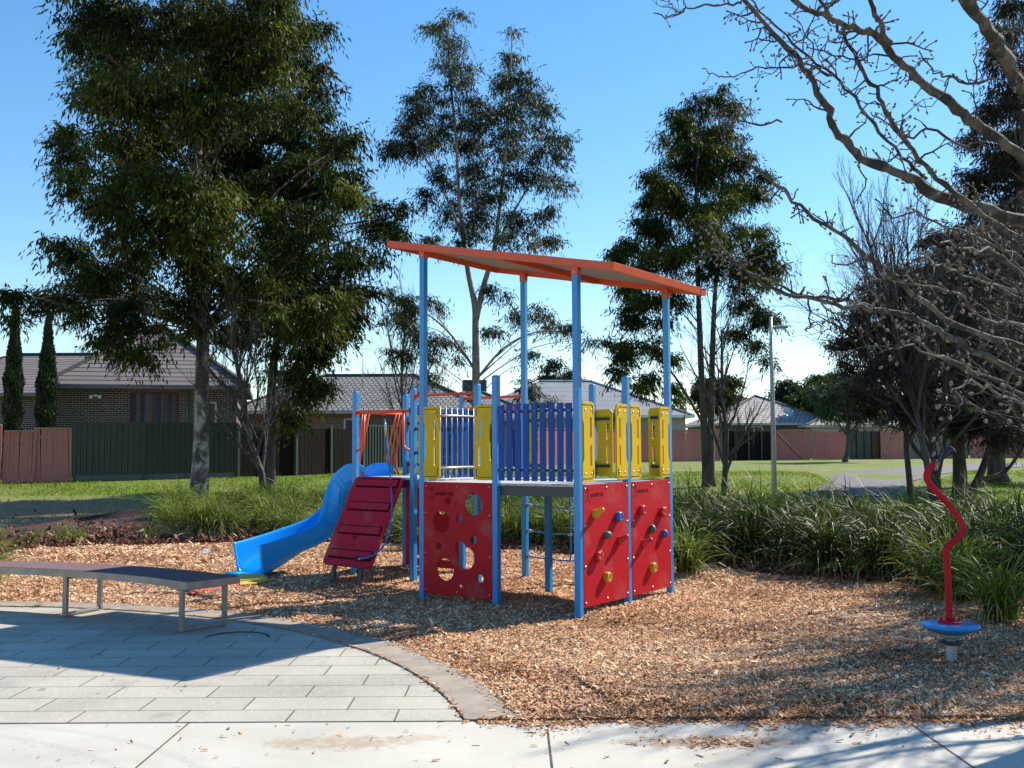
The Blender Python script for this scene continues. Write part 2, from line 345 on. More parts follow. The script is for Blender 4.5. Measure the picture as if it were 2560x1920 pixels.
def brickwall(name, c1, c2, mort):
    m, t, b = nodes(name); uv = coord(t, 'UV'); br = N(t, 'ShaderNodeTexBrick', Scale=1.0, Mortar__Size=.011, Brick__Width=.24, Row__Height=.086, Mortar__Smooth=.1, Bias=0.0)
    br.inputs['Color1'].default_value = (*c1, 1); br.inputs['Color2'].default_value = (*c2, 1); br.inputs['Mortar'].default_value = (*mort, 1); t.links.new(uv, br.inputs['Vector'])
    t.links.new(br.outputs[0], b.inputs['Base Color']); b.inputs['Roughness'].default_value = .9; return m
M['brick_brown'] = brickwall('brown_brick', (.045, .026, .026), (.11, .06, .055), (.34, .3, .27))
M['brick_tan'] = brickwall('tan_brick', (.16, .08, .06), (.26, .14, .1), (.4, .34, .28))
def tiles(name, c1, c2, row=.32, wid=.0, dark=.25):
    m, t, b = nodes(name); uv = coord(t, 'UV')
    br = N(t, 'ShaderNodeTexBrick', Scale=1.0, Mortar__Size=.045, Brick__Width=wid or 30.0, Row__Height=row, Mortar__Smooth=.3, Bias=0.0)
    br.inputs['Color1'].default_value = (*c1, 1); br.inputs['Color2'].default_value = (*c2, 1); br.inputs['Mortar'].default_value = tuple(x * dark for x in c1) + (1,); t.links.new(uv, br.inputs['Vector'])
    n = noise(t, 1.2, 4, uv); c = mixc(t, .5, br.outputs[0], ramp(t, n, [(.3, (.7, .7, .7)), (.7, (1, 1, 1))]), 'MULTIPLY')
    t.links.new(c, b.inputs['Base Color']); b.inputs['Roughness'].default_value = .75; bump(t, b, math_(t, 'SUBTRACT', 1, br.outputs[1]), .6, .03); return m
M['tile_brown'] = tiles('brown_roof_tile', (.19, .155, .15), (.24, .2, .19))
M['tile_grey'] = tiles('grey_roof_tile', (.22, .21, .2), (.3, .29, .28), .3, .24, .35)
M['tile_grey2'] = tiles('pale_roof_tile', (.36, .33, .31), (.46, .42, .4), .35, .35, .3)
M['metal_roof'] = tiles('grey_metal_roof', (.22, .23, .25), (.24, .25, .27), .8, 0, .7)
M['fasciagrey'] = simple('fascia_grey', (.16, .15, .145), .6)
M['cream'] = simple('cream_trim', (.5, .46, .4), .7)
M['render'] = simple('cream_render', (.46, .43, .38), .85)
M['window_red'] = simple('red_brown_timber', (.08, .022, .02), .5)
m_, t_, b_ = nodes('window_glass'); b_.inputs['Base Color'].default_value = (.035, .035, .055, 1); b_.inputs['Roughness'].default_value = .2; b_.inputs['Specular IOR Level'].default_value = .3; M['glass'] = m_
M['curtain'] = simple('curtain', (.05, .05, .075), .8, .5, 14)
M['lamp_pole'] = simple('pale_pole', (.5, .52, .53), .5)
M['white'] = simple('white', (.75, .75, .73), .6)
M['matyellow'] = simple('yellow_rubber', (.6, .4, .03), .8, .4, 60)
M['matred'] = simple('red_rubber', (.55, .09, .06), .8, .4, 60)
M['litter'] = leafmat('dead_leaf', [(0, (.1, .05, .025)), (1, (.25, .14, .07))], .8, .1)

# ================================================================== SETTING
def grid_sheet(name, xs, ys, zf, mat):
    V = []
    X, Y = np.meshgrid(xs, ys); Z = zf(X, Y); nx = len(xs); idx = np.arange(X.size).reshape(X.shape)
    q = np.stack([idx[:-1, :-1], idx[:-1, 1:], idx[1:, 1:], idx[1:, :-1]], -1).reshape(-1, 4)
    P = np.stack([X.ravel(), Y.ravel(), Z.ravel()], -1)
    me = bpy.data.meshes.new(name); me.from_pydata(P.tolist(), [], q.tolist()); me.materials.append(mat)
    me.polygons.foreach_set('use_smooth', np.ones(len(q), dtype=bool)); me.update()
    o = bpy.data.objects.new(name, me); C.objects.link(o); return o
def gzv(X, Y):
    t = np.clip((Y - 15) / 20, 0, 1); return .58 * (t * t * (1.6 - .6 * t)) + np.clip((Y - 35) / 30, 0, 1) * .2
CX, CY, RI, RO = -5.54, 4.62, 5.385, 5.69
def mound(X, Y):
    return (.028 * np.sin(X * 1.7 + 1) * np.sin(Y * 1.3) + .016 * np.sin(X * 4.1 + np.sin(Y * 2)) * np.sin(Y * 3.7 + 2) + .007 * np.sin(X * 11 + 3 * np.sin(Y * 1.7)) * np.sin(Y * 9.3 + 2 * np.sin(X * 2.1)))
def bed_edge(X):   # front edge of the planting bed as y(x)
    xp = [-14, -8.5, -5.6, -4.2, -2, 0, 1.3, 2.5, 3.5, 4.3, 5.2, 7, 10]; yp = [14.2, 15.2, 17.0, 17.2, 16.6, 15.6, 14.6, 13.2, 12.2, 11.3, 10.3, 9.2, 8.5]
    return np.interp(X, xp, yp)
def mulchz(X, Y):
    d = np.hypot(X - CX, Y - CY) - RO
    z = mound(X, Y) + .012
    z = np.where(d < .6, np.minimum(z, -.012 + np.clip(d, -1, .6) * .05), z)
    z = np.where(Y < 6.3, np.maximum(z * np.clip((Y - 5.7) / .6, 0, 1), 0) + .002 + .012 * np.clip((Y - 5.76) / .2, 0, 1), z)
    inside = (d < 0) & (Y > 5)
    return np.where(inside, -.03, z) + gzv(X, Y)
tag(grid_sheet('ground', np.concatenate([np.linspace(-400, -45, 8), np.linspace(-40, 45, 60), np.linspace(50, 400, 8)]), np.concatenate([np.linspace(-40, 14, 10), np.linspace(15, 70, 56), np.linspace(75, 700, 12)]), lambda X, Y: gzv(X, Y) - .06, M['lawn']), kind='structure')
tag(grid_sheet('mulch', np.linspace(-15, 10, 200), np.linspace(5.755, 17.5, 110), lambda X, Y: mulchz(X, Y), M['mulch']), kind='structure')
tag(grid_sheet('concrete_path', np.linspace(-12, 12, 5), np.linspace(1, 5.76, 3), lambda X, Y: X * 0 + .0, M['concrete']), kind='structure')
# planting bed bark sheet
Xb = np.linspace(-14, 12, 90); nb = 14; P = []; fs = []
for i, x in enumerate(Xb):
    y0 = float(bed_edge(x)) + .15 * math.sin(x * 3.1); y1 = y0 + (7.2 if x < -2.5 and x > -9 else (3.2 if x < -9 else 4.5))
    for j in range(nb):
        y = y0 + (y1 - y0) * j / (nb - 1); e = min(1, j / 2)
        P.append((x, y, float(max(mulchz(x, y), gz(x, y) - .055 + .03)) + .02 + .05 * e + .02 * math.sin(x * 5 + y * 3)))
fs = [(i * nb + j, (i + 1) * nb + j, (i + 1) * nb + j + 1, i * nb + j + 1) for i in range(len(Xb) - 1) for j in range(nb - 1)]
me = bpy.data.meshes.new('planting_bed'); me.from_pydata(P, [], fs); me.materials.append(M['bed']); o = bpy.data.objects.new('planting_bed', me); C.objects.link(o); tag(o, kind='structure')
# circular paving + kerb
def arc_pts(r, n=60):
    a0 = math.asin((5.757 - CY) / r); return [(CX + r * math.cos(a0 + (math.pi - 2 * a0) * k / n), CY + r * math.sin(a0 + (math.pi - 2 * a0) * k / n)) for k in range(n + 1)]
o = MB().mesh(plate_mesh([arc_pts(RI - .012)], .06, .003), Matrix.Translation((0, 0, -.026))).build('paving', M['pavers']); tag(o, kind='structure')
mb = MB(); A_ = arc_pts(RI, 120); B_ = arc_pts(RO, 120)
for i in range(120):
    if i % 5 == 0: pass
    g = .004 if i % 6 == 0 else 0
    a0, a1, b0, b1 = [Vector((*p, 0)) for p in (A_[i], A_[i + 1], B_[i], B_[i + 1])]
    a0 = a0.lerp(a1, g * 6); b0 = b0.lerp(b1, g * 6)
    vs_ = [v + Vector((0, 0, z)) for z in (-.06, .012) for v in (a0, a1, b1, b0)]
    mb.add(vs_, [(3, 2, 1, 0), (4, 5, 6, 7), (0, 1, 5, 4), (1, 2, 6, 5), (2, 3, 7, 6), (3, 0, 4, 7)])
tag(mb.build('kerb', M['kerb']), kind='structure')
# saw joints in the concrete
mb = MB()
for x in (-3.9, -1.85, .18, 2.21, 4.25): mb.add([(x - .005, 1, .003), (x + .005, 1, .003), (x + .012, 5.75, .003), (x + .002, 5.75, .003)], [(0, 1, 2, 3)])
mb.add([(-12, 5.752, .004), (-.1, 5.752, .004), (-.1, 5.764, .004), (-12, 5.764, .004)], [(0, 1, 2, 3)])
tag(mb.build('concrete_joint', M['rough_bark']), kind='structure')
# park path on the far lawn
pp = [(ground_px(1985, 1222), ground_px(2155, 1226)), (ground_px(2050, 1196), ground_px(2215, 1205)), (ground_px(2110, 1178), ground_px(2275, 1190)), (ground_px(2230, 1166), ground_px(2385, 1178)), (ground_px(2420, 1158), ground_px(2490, 1168)), (ground_px(2650, 1152), ground_px(2650, 1161))]
V = []
for (a, b), (c, d) in zip(pp, pp[1:]):
    for k in range(8):
        q = [a.lerp(c, k / 8), b.lerp(d, k / 8), b.lerp(d, (k + 1) / 8), a.lerp(c, (k + 1) / 8)]
        for v in q: V.append((v.x, v.y, gz(v.x, v.y) - .06 + .02))
tag(np_mesh('park_path', V, 4, M['asphalt']), kind='structure')

# ---- loose chips, bark and grass (stuff)
def quads(P, L, W, zt=.35, lift=.004):
    n = len(P); a = RNG.uniform(0, 2 * np.pi, n); el = RNG.normal(0, zt, n); rl = RNG.normal(0, zt, n)
    d = np.stack([np.cos(a) * np.cos(el), np.sin(a) * np.cos(el), np.sin(el)], -1)
    s = np.stack([-np.sin(a) * np.cos(rl), np.cos(a) * np.cos(rl), np.sin(rl)], -1)
    d = d * L[:, None] / 2; s = s * W[:, None] / 2; c = P + np.array([0, 0, lift]) + np.abs(np.sin(el))[:, None] * L[:, None] * np.array([0, 0, .4])
    tp = RNG.uniform(.5, 1, (n, 1))
    return np.stack([c - d - s, c + d - s * tp, c + d + s * tp, c - d + s], 1).reshape(-1, 3)
n = 1100000; Y = 5.757 + (16.5 - 5.757) * RNG.random(n) ** 1.9; X = RNG.uniform(-.56, .56, n) * Y
ok = (np.hypot(X - CX, Y - CY) > RO + .0) & (Y < bed_edge(X) + .5); X, Y = X[ok][:520000], Y[ok][:520000]
P = np.stack([X, Y, mulchz(X, Y)], -1); n = len(P)
L = RNG.lognormal(-4.18, .45, n) * (1 + np.clip(Y - 8, 0, 9) * .09); W = L * RNG.uniform(.2, .5, n)
cl = np.clip(RNG.beta(2.3, 1.7, n) + .10 * np.sin(X * 1.3) * np.sin(Y * 1.9) - .3 * np.clip(np.sin(X * 2.3 + 1.5 * np.sin(Y * 1.1)) * np.sin(Y * 2.9 + np.sin(X * 1.7)) - .45, 0, 1), 0, 1)
tag(np_mesh('loose_mulch', quads(P, L, W, .3, .006), 4, M['chip'], rnd=cl), 'tan wood chip mulch spread under the play equipment', 'wood chips', kind='stuff')
# spill of chips onto the kerb and the concrete edge
n = 5200; X1 = RNG.uniform(-.2, 3.3, n); Y1 = 5.765 - RNG.exponential(1, n) * (.025 + .06 * np.clip(np.sin(X1 * 3.1 + 1) * np.sin(X1 * 7.7) + .3, 0, 1) + .03 * (X1 > 1.6))
n2 = 260; cxs = RNG.normal(1.05, .16, n2); cys = RNG.normal(5.33, .06, n2)
n3 = 1500; th = RNG.uniform(.2, 2.6, n3); rr = RO - RNG.exponential(.035, n3)
n4 = 170; X4 = RNG.uniform(-3.5, 3, n4); Y4 = RNG.uniform(4.6, 5.7, n4)
th5 = RNG.uniform(.2, 2.6, 900); r5 = RI + RNG.normal(0, .012, 900)
XX = np.concatenate([X1, cxs, CX + rr * np.cos(th), X4, CX + r5 * np.cos(th5)]); YY = np.concatenate([Y1, cys, CY + rr * np.sin(th), Y4, CY + r5 * np.sin(th5)])
ok = (YY > 4.5) & ((YY < 5.75) | (np.hypot(XX - CX, YY - CY) > RI - .05)); XX, YY = XX[ok], YY[ok]
zz = np.where(YY > 5.76, .014, .003); P = np.stack([XX, YY, zz], -1); L = RNG.lognormal(-3.9, .4, len(P))
tag(np_mesh('spilled_mulch', quads(P, L, L * .35, .15, .003), 4, M['chip'], rnd=RNG.beta(1.6, 2.6, len(P))), 'stray wood chips spilled on the kerb and concrete edge', 'wood chips', kind='stuff')
# dark bark pieces on the bed
n = 60000; X = RNG.uniform(-11, 8, n); Y = bed_edge(X) - .5 + RNG.exponential(1.2, n); P = np.stack([X, Y, gzv(X, Y) + .075 - .05 * np.exp(-np.clip(Y - bed_edge(X) + .5, 0, 9) * 1.3)], -1)
L = RNG.lognormal(-2.95, .4, n); tag(np_mesh('dark_bark_mulch', quads(P, L, L * .4, .45, .01), 4, M['darkchip'], rnd=RNG.random(n)), 'dark red brown bark mulch covering the planting bed edge', 'bark mulch', kind='stuff')
# short lawn grass
n = 150000; Y = 16 + 24 * RNG.random(n) ** 1.3; X = RNG.uniform(-.55, .55, n) * Y
worn = (X < -4.5) & (Y < 28.5) & (RNG.random(n) < .93); bedm = (Y < bed_edge(X) + 4.3) & (X > -9)
onp = (Y > 24) & (X > .325 * Y + (30 - Y) * .12) & (X < .41 * Y + (Y - 30) * .2); k_ = ~worn & ~bedm & ~onp; X, Y = X[k_], Y[k_]; n = len(X)
a = RNG.uniform(0, 6.28, n); h = RNG.uniform(.02, .055, n) * (.6 + .8 * (np.sin(X * .9) * np.sin(Y * .7) > -.2)); w_ = .007 + Y * .00035
b0 = np.stack([X, Y, gzv(X, Y) - .06], -1); dx = np.stack([np.cos(a) * w_, np.sin(a) * w_, 0 * a], -1)
tip = b0 + np.stack([RNG.normal(0, .02, n), RNG.normal(0, .02, n), h], -1)
tag(np_mesh('short_grass', np.stack([b0 - dx, b0 + dx, tip], 1).reshape(-1, 3), 3, M['grass_blade'], rnd=np.clip(RNG.beta(2, 2.5, n) + (RNG.random(n) < .06) * .5, 0, 1)), 'short mown green grass of the park lawn', 'grass', kind='stuff')

# ================================================================== PLAY STRUCTURE
OX, OY, ANG = .6103, 9.2869, -.6269
play = empty('play_structure', (OX, OY, 0), ANG)
tag(play, 'blue post play tower with red climbing panels, orange roof and blue slide', 'play structure')
PM = Matrix.Translation((OX, OY, 0)) @ Matrix.Rotation(ANG, 4, 'Z'); PI_ = PM.inverted()
S, D = .951, .918; DK = 1.205
def post(i, j): return Vector((-S * i, D * j, 0))
def onplane(px, py, axis, val):
    r = ray(px, py); o = Vector((0, 0, EYE)); lo = PI_ @ o; ld = PI_.to_3x3() @ r
    k = (val - lo[axis]) / ld[axis]; return lo + ld * k
PW = .064
def roofz(x): return 3.204 - x * .2
for (i, j, top) in [(0, 0, roofz(0)), (0, 1, 2.262), (0, 2, roofz(0)), (1, 0, 2.262), (1, 1, 1.1), (1, 2, 2.262), (2, 0, roofz(-1.9)), (2, 1, 2.262), (2, 2, roofz(-1.9)), (3, 1, 2.25), (3, 2, 2.25), (4, 1, 2.25), (4, 2, 2.25)]:
    p = post(i, j); mb = MB()
    if j == 2 and top > 2.5: top = top - .012
    mb.box((0, 0, top / 2 - .15), (PW, PW, top + .3))
    if 1.5 < top < 3: mb.add([(-PW / 2, -PW / 2, top), (PW / 2, -PW / 2, top), (PW / 2, PW / 2, top), (-PW / 2, PW / 2, top), (-.02, -.02, top + .012), (.02, -.02, top + .012), (.02, .02, top + .012), (-.02, .02, top + .012)], [(0, 1, 5, 4), (1, 2, 6, 5), (2, 3, 7, 6), (3, 0, 4, 7), (4, 5, 6, 7)])
    o = mb.build('post', M['blue_post'], play, .006); o.location = p
# roof
X0, X1r, Y0, Y1r = -2.34, .41, -.045, 1.90
def rz(x): return roofz(x) + .055
mb = MB(); mb.add([(X0, Y0, rz(X0) + .055), (X1r, Y0, rz(X1r) + .055), (X1r, Y1r, rz(X1r) + .055), (X0, Y1r, rz(X0) + .055), (X0, Y0, rz(X0) + .062), (X1r, Y0, rz(X1r) + .062), (X1r, Y1r, rz(X1r) + .062), (X0, Y1r, rz(X0) + .062)], [(3, 2, 1, 0), (4, 5, 6, 7)])
roof = mb.build('roof', M['roof_under'], play)
up = Vector((.196, 0, .98))
def fasc(a, b, h=.075):
    m = MB(); m.bar(a, b, .03, h, up); m.build('fascia', M['orange'], roof, .003)
o_ = .03
fasc((X0, Y0, rz(X0) + o_), (X1r, Y0, rz(X1r) + o_)); fasc((X0, Y1r, rz(X0) + o_), (X1r, Y1r, rz(X1r) + o_))
fasc((X0 - .016, Y0 - .016, rz(X0) + o_), (X0 - .016, Y1r + .016, rz(X0) + o_)); fasc((X1r + .016, Y0 - .016, rz(X1r) + o_), (X1r + .016, Y1r + .016, rz(X1r) + o_))
m = MB(); m.bar((-.93, Y0 + .017, rz(-.93) + .02), (-.93, Y1r - .017, rz(-.93) + .02), .045, .06); m.build('rafter', M['orange'], roof, .003)
for (i, j) in ((0, 0), (0, 2), (2, 0), (2, 2)):
    p = post(i, j); m = MB(); z = roofz(p.x)
    m.box((p.x, p.y, z + .018), (PW + .008, PW + .008, .09)); m.cur = 1
    for sx, sy in ((0, -1), (1, 0)):
        c = Vector((p.x + sx * (PW / 2 + .006), p.y + sy * (PW / 2 + .006), z + .0)); q = Vector((sx, sy, 0)).to_track_quat('Z', 'Y').to_matrix().to_4x4()
        m.lathe([(0, .004), (.008, .003), (.011, 0)], Matrix.Translation(c) @ q, 10)
    m.build('bracket', [M['orange'], M['steel']], roof, .002)
# decks
def deck(x0, x1, y0, y1, name='deck'):
    m = MB(); m.box(((x0 + x1) / 2, (y0 + y1) / 2, DK - .012), (x1 - x0, y1 - y0, .024)); d = m.build(name, M['deck'], play, .003)
    for a, b in (((x0, y0), (x1, y0)), ((x1, y0), (x1, y1)), ((x1, y1), (x0, y1)), ((x0, y1), (x0, y0))):
        m = MB(); a, b = Vector((*a, 0)), Vector((*b, 0)); c = Vector(((x0 + x1) / 2, (y0 + y1) / 2, 0)); inn = ((c - (a + b) / 2).normalized()) * .02
        dd = (b - a).normalized() * .022
        m.bar(a + inn + dd + Vector((0, 0, DK - .0725)), b + inn - dd + Vector((0, 0, DK - .0725)), .03, .093); m.build('edge_beam', M['darkgrey'], d, .002)
g = .012
deck(-2 * S + g, -g, g, 2 * D - g); deck(-4 * S + g, -3 * S - g, D + g, 2 * D - g)
m = MB()
for k in range(6): m.box((-2 * S - .09 - k * .154, 1.5 * D, DK - .03), (.12, D - .09, .04))
br = m.build('bridge_tread', M['deck'], play, .004)
# bolts helper: adds small domes
def bolts(m, pts, Mx, r=.0085, mat=1):
    m.cur = mat
    for p in pts: m.lathe([(0, r * .7), (r * .7, r * .5), (r, 0)], Mx @ Matrix.Translation((p[0], p[1], .001)), 8)
    m.cur = 0
def logo_mesh(scale, stacked=False):
    m = MB(); s = scale
    def arc(pts): m.tube([(x * s, y * s, 0) for x, y in pts], .022 * s, 6)
    k = .055
    m.tube([(s * (.0 + .045 * math.cos(a)), s * (.33 + .045 * math.sin(a)), 0) for a in [i * math.pi / 6 for i in range(13)]], s * .022, 6, False)
    arc([(-.17, .33), (-.14, .24), (-.06, .2)]); arc([(.17, .35), (.14, .27), (.06, .22)])
    arc([(0, .24), (.02, .1), (-.01, -.02), (.0, -.04)]); arc([(-.22, -.2), (-.12, -.2), (-.06, -.12)]); arc([(.03, -.1), (.12, -.18), (.14, -.3)])
    t = text_mesh('omnitech', s * .3)
    if stacked: m.mesh(t, Matrix.Translation((-s * .62, -s * .6, 0)))
    else: m.mesh(t, Matrix.Translation((s * .2, -s * .02, 0)))
    return m
def logo(parent, Mx, scale, stacked=False):
    o = logo_mesh(scale, stacked).build('logo', M['dark_red'], parent); o.matrix_local = Mx @ Matrix.Diagonal((1, 1, .12, 1)); return o
# perforated panel between posts 2,0 and 1,0
PZ0 = .068; PH = DK - PZ0
def crop(cx, cy):      # photo measurements on the panel, metres from its lower left corner
    yt = 30 + (cx - 452) / 933 * 5; H = 1520 + (cx - 452) / 933 * 80
    return (cx - 452) / 933 * .889, PH - (cy - yt) / H * PH
W_ = .889
polys = [rrect(0, 0, W_, PH, .008, 2)]
for cx, cy, r in ((1140, 330, .112), (797, 290, .038), (705, 580, .112), (945, 515, .041), (668, 915, .038), (1138, 820, .039), (757, 1235, .112), (1230, 1350, .041), (970, 1475, .026)):
    x, y = crop(cx, cy); polys.append(ell(x, y, r, r))
x, y = crop(1038, 1072); x2, y2 = crop(962, 930); bl = []
for k in range(48):
    t = 2 * math.pi * k / 48; d = Vector((math.cos(t), math.sin(t))); best = .112
    o2 = Vector((x2 - x, y2 - y)); bq = d.dot(o2); dis = bq * bq - o2.length_squared + .066 ** 2
    if dis > 0 and bq > 0: best = max(best, bq + math.sqrt(dis))
    bl.append((x + d.x * best, y + d.y * best))
polys.append(bl)
ME_front = frame((-2 * S + PW / 2, -PW / 2 + .006, PZ0), (1, 0, 0), (0, 0, 1))
m = MB(); m.mesh(plate_mesh(polys, .018)); bolts(m, [(a, b) for a in (.035, W_ / 2, W_ - .035) for b in (.04, PH - .04)] + [(a, b) for a in (.03, W_ - .03) for b in (PH * .36, PH * .72)], Matrix.Translation((0, 0, .009)))
pan = m.build('perforated_panel', [M['red'], M['steel']], play); pan.matrix_local = ME_front
lx, ly = crop(572, 178); logo(pan, Matrix.Translation((lx, ly - .02, .0095)), .2)
# climbing panels on the +x side
HD = {'ring': 0, 'flower': 0, 'blob': 0, 'horn': 0}
def hold(kind, mat, parent, Mx, seed):
    m = MB(); rn = random.Random(seed)
    if kind == 'ring':
        m.lathe([(.056, 0), (.062, .02), (.06, .045), (.05, .058), (.036, .058), (.03, .05), (.026, .05), (.02, .056), (.012, .056), (.01, .045), (0, .045)], Mx, 24)
    elif kind == 'horn':
        vs_, n_ = [], 16
        prof = [(.05, 0, 0), (.055, .02, 0), (.05, .04, .01), (.035, .06, .028), (.03, .085, .045), (.028, .1, .05), (.015, .108, .05), (0, .11, .05)]
        for r, z, sh in prof:
            for k in range(n_):
                t = 2 * math.pi * k / n_; vs_.append(Mx @ Vector((r * math.cos(t) + sh * .5, r * math.sin(t) + sh, z)))
        m.add(vs_, [(i * n_ + k, i * n_ + (k + 1) % n_, (i + 1) * n_ + (k + 1) % n_, (i + 1) * n_ + k) for i in range(len(prof) - 1) for k in range(n_)], True)
    elif kind == 'flower':
        vs_, n_ = [], 40
        prof = [(.045, 0), (.06, .02), (.064, .045), (.05, .056), (.03, .05), (0, .048)]
        for r, z in prof:
            for k in range(n_):
                t = 2 * math.pi * k / n_; q = r * (1 + .16 * math.cos(t * 6)); vs_.append(Mx @ Vector((q * math.cos(t), q * math.sin(t), z)))
        m.add(vs_, [(i * n_ + k, i * n_ + (k + 1) % n_, (i + 1) * n_ + (k + 1) % n_, (i + 1) * n_ + k) for i in range(len(prof) - 1) for k in range(n_)], True)
    else:
        vs_, n_ = [], 16; ph = [rn.uniform(0, 6) for _ in range(3)]
        prof = [(.042, 0), (.05, .02), (.048, .04), (.036, .058), (.018, .066), (0, .068)]
        for i, (r, z) in enumerate(prof):
            for k in range(n_):
                t = 2 * math.pi * k / n_; q = r * (1 + .14 * math.sin(t * 2 + ph[0]) + .1 * math.sin(t * 3 + ph[1] + i)); vs_.append(Mx @ Vector((q * math.cos(t), q * math.sin(t) * 1.05, z)))
        m.add(vs_, [(i * n_ + k, i * n_ + (k + 1) % n_, (i + 1) * n_ + (k + 1) % n_, (i + 1) * n_ + k) for i in range(len(prof) - 1) for k in range(n_)], True)
    o = m.build('climbing_hold', mat, parent); c_ = Mx.translation; o.matrix_local = Matrix.Translation(c_) @ Matrix.Diagonal((.84, .84, .9, 1)) @ Matrix.Translation(-c_); return o
px_ = PW / 2 - .006
H1 = [('horn', 'holdyellow', 1490.9, 1286), ('ring', 'holdblue', 1548.5, 1292), ('blob', 'green', 1519.4, 1337), ('horn', 'holdred', 1552.6, 1352), ('flower', 'holdred', 1498, 1391), ('ring', 'holdyellow', 1519.7, 1443)]
H2 = [('ring', 'holdred', 1606.8, 1275), ('flower', 'holdred', 1658.4, 1280), ('blob', 'green', 1631, 1323.4), ('blob', 'holdblue', 1662.4, 1334), ('horn', 'holdred', 1613, 1360), ('ring', 'holdyellow', 1634, 1418.7)]
for j, HS, lg in ((0, H1, (1469.5, 1239)), (1, H2, (1588, 1229))):
    y0 = D * j + PW / 2; wd = D - PW
    Mx = frame((px_, y0, PZ0), (0, 1, 0), (0, 0, 1))
    m = MB(); m.mesh(plate_mesh([rrect(0, 0, wd, PH, .008, 2)], .018))
    bolts(m, [(a, b) for a in (.035, wd / 2, wd - .035) for b in (.04, PH - .04)] + [(a, b) for a in (.03, wd - .03) for b in (PH * .33, PH * .66)], Matrix.Translation((0, 0, .009)), .011)
    pn = m.build('climbing_wall', [M['red'], M['steel']], play); pn.matrix_local = Mx
    for q, (kind, mat, hx, hy) in enumerate(HS):
        p = onplane(hx, hy, 0, px_ + .035); hold(kind, M[mat], pn, Matrix.Translation((p.y - y0, p.z - PZ0, .008)) @ Matrix.Rotation(q * 1.1, 4, 'Z' if kind != 'horn' else 'X') if kind != 'horn' else Matrix.Translation((p.y - y0, p.z - PZ0, .008)), q + j * 7)
    p = onplane(*lg, 0, px_ + .01); logo(pn, Matrix.Translation((p.y - y0, p.z - PZ0 - .01, .0095)), .2)
# yellow hand panels : local x = away from post, y up; post side at x<=0
YB, YH = 1.232, .752
def yellow(post_, dirx, outn):
    """plate between the posts, flush with their outer face; dirx points away from the post"""
    wd = .215; dirx = Vector(dirx); outn = Vector(outn); out = [rrect(0, 0, wd, YH, .048)]
    for a, b in ((.14, .34), (.41, .61)): out.append(rrect(.135, a, .166, b, .0154, 4))
    out[0] = [p for p in out[0]]
    # waist beside the post: the left edge is cut inward
    pts = [p for p in rrect(0, 0, wd, YH, .048) if p[0] > .0479]
    left = [(.012, YH), (.0, YH - .012), (0, .585), (.022, .545), (.026, .5), (.026, .25), (.022, .205), (0, .165), (0, .012), (.012, 0)]
    rr_ = [p for p in rrect(0, 0, wd, YH, .048) if p[0] > wd * .6]
    top = [p for p in rr_ if p[1] > YH / 2]; bot = [p for p in rr_ if p[1] < YH / 2]
    out[0] = top + left + bot
    m = MB(); m.mesh(plate_mesh(out, .018))
    bolts(m, [(.055, .075), (.16, .075), (.055, YH - .075), (.16, YH - .075)], Matrix.Translation((0, 0, .009)), .009)
    m.cur = 2
    for y in (.028, YH - .028):   # engraved border line
        m.tube([(.004, y, .0092), (wd - .055, y, .0092)], .0035, 6); s2 = 1 if y < .3 else -1
        m.tube([(wd - .055 + .028 * math.sin(a), y + s2 * .028 * (1 - math.cos(a)), .0092) for a in [k * math.pi / 10 for k in range(6)]], .0035, 6)
        m.tube([(wd - .027, y + s2 * .028, .0092), (wd - .027, y + s2 * .09, .0092)], .0035, 6)
    m.cur = 0
    o = m.build('hand_panel', [M['yellow'], M['steel'], M['black']], play)
    c = Vector(post_) + dirx * (PW / 2 + .001) + outn * (PW / 2 - .006); z = outn
    X = Vector((0, 0, 1)).cross(z); sg = 1 if X.dot(dirx) > 0 else -1
    o.matrix_local = frame((c.x, c.y, YB), X, (0, 0, 1)) @ Matrix.Diagonal((sg, 1, 1, 1))
    for y in (.11, YH - .11):
        s_ = MB(); s_.box((.085, y, -.02), (.19, .032, .02)); s_.build('strap', M['black'], o, .002)
    return o
ex, ey = Vector((1, 0, 0)), Vector((0, 1, 0))
yellow(post(2, 0), ex, -ey); yellow(post(1, 0), -ex, -ey)
yellow(post(0, 0), ey, ex); yellow(post(0, 1), -ey, ex); yellow(post(0, 1), ey, ex); yellow(post(0, 2), -ey, ex)
yellow(post(1, 2), -ex, ey); yellow(post(1, 2), ex, ey); yellow(post(0, 2), -ex, ey); yellow(post(2, 2), ex, ey); yellow(post(4, 2), ex, ey)
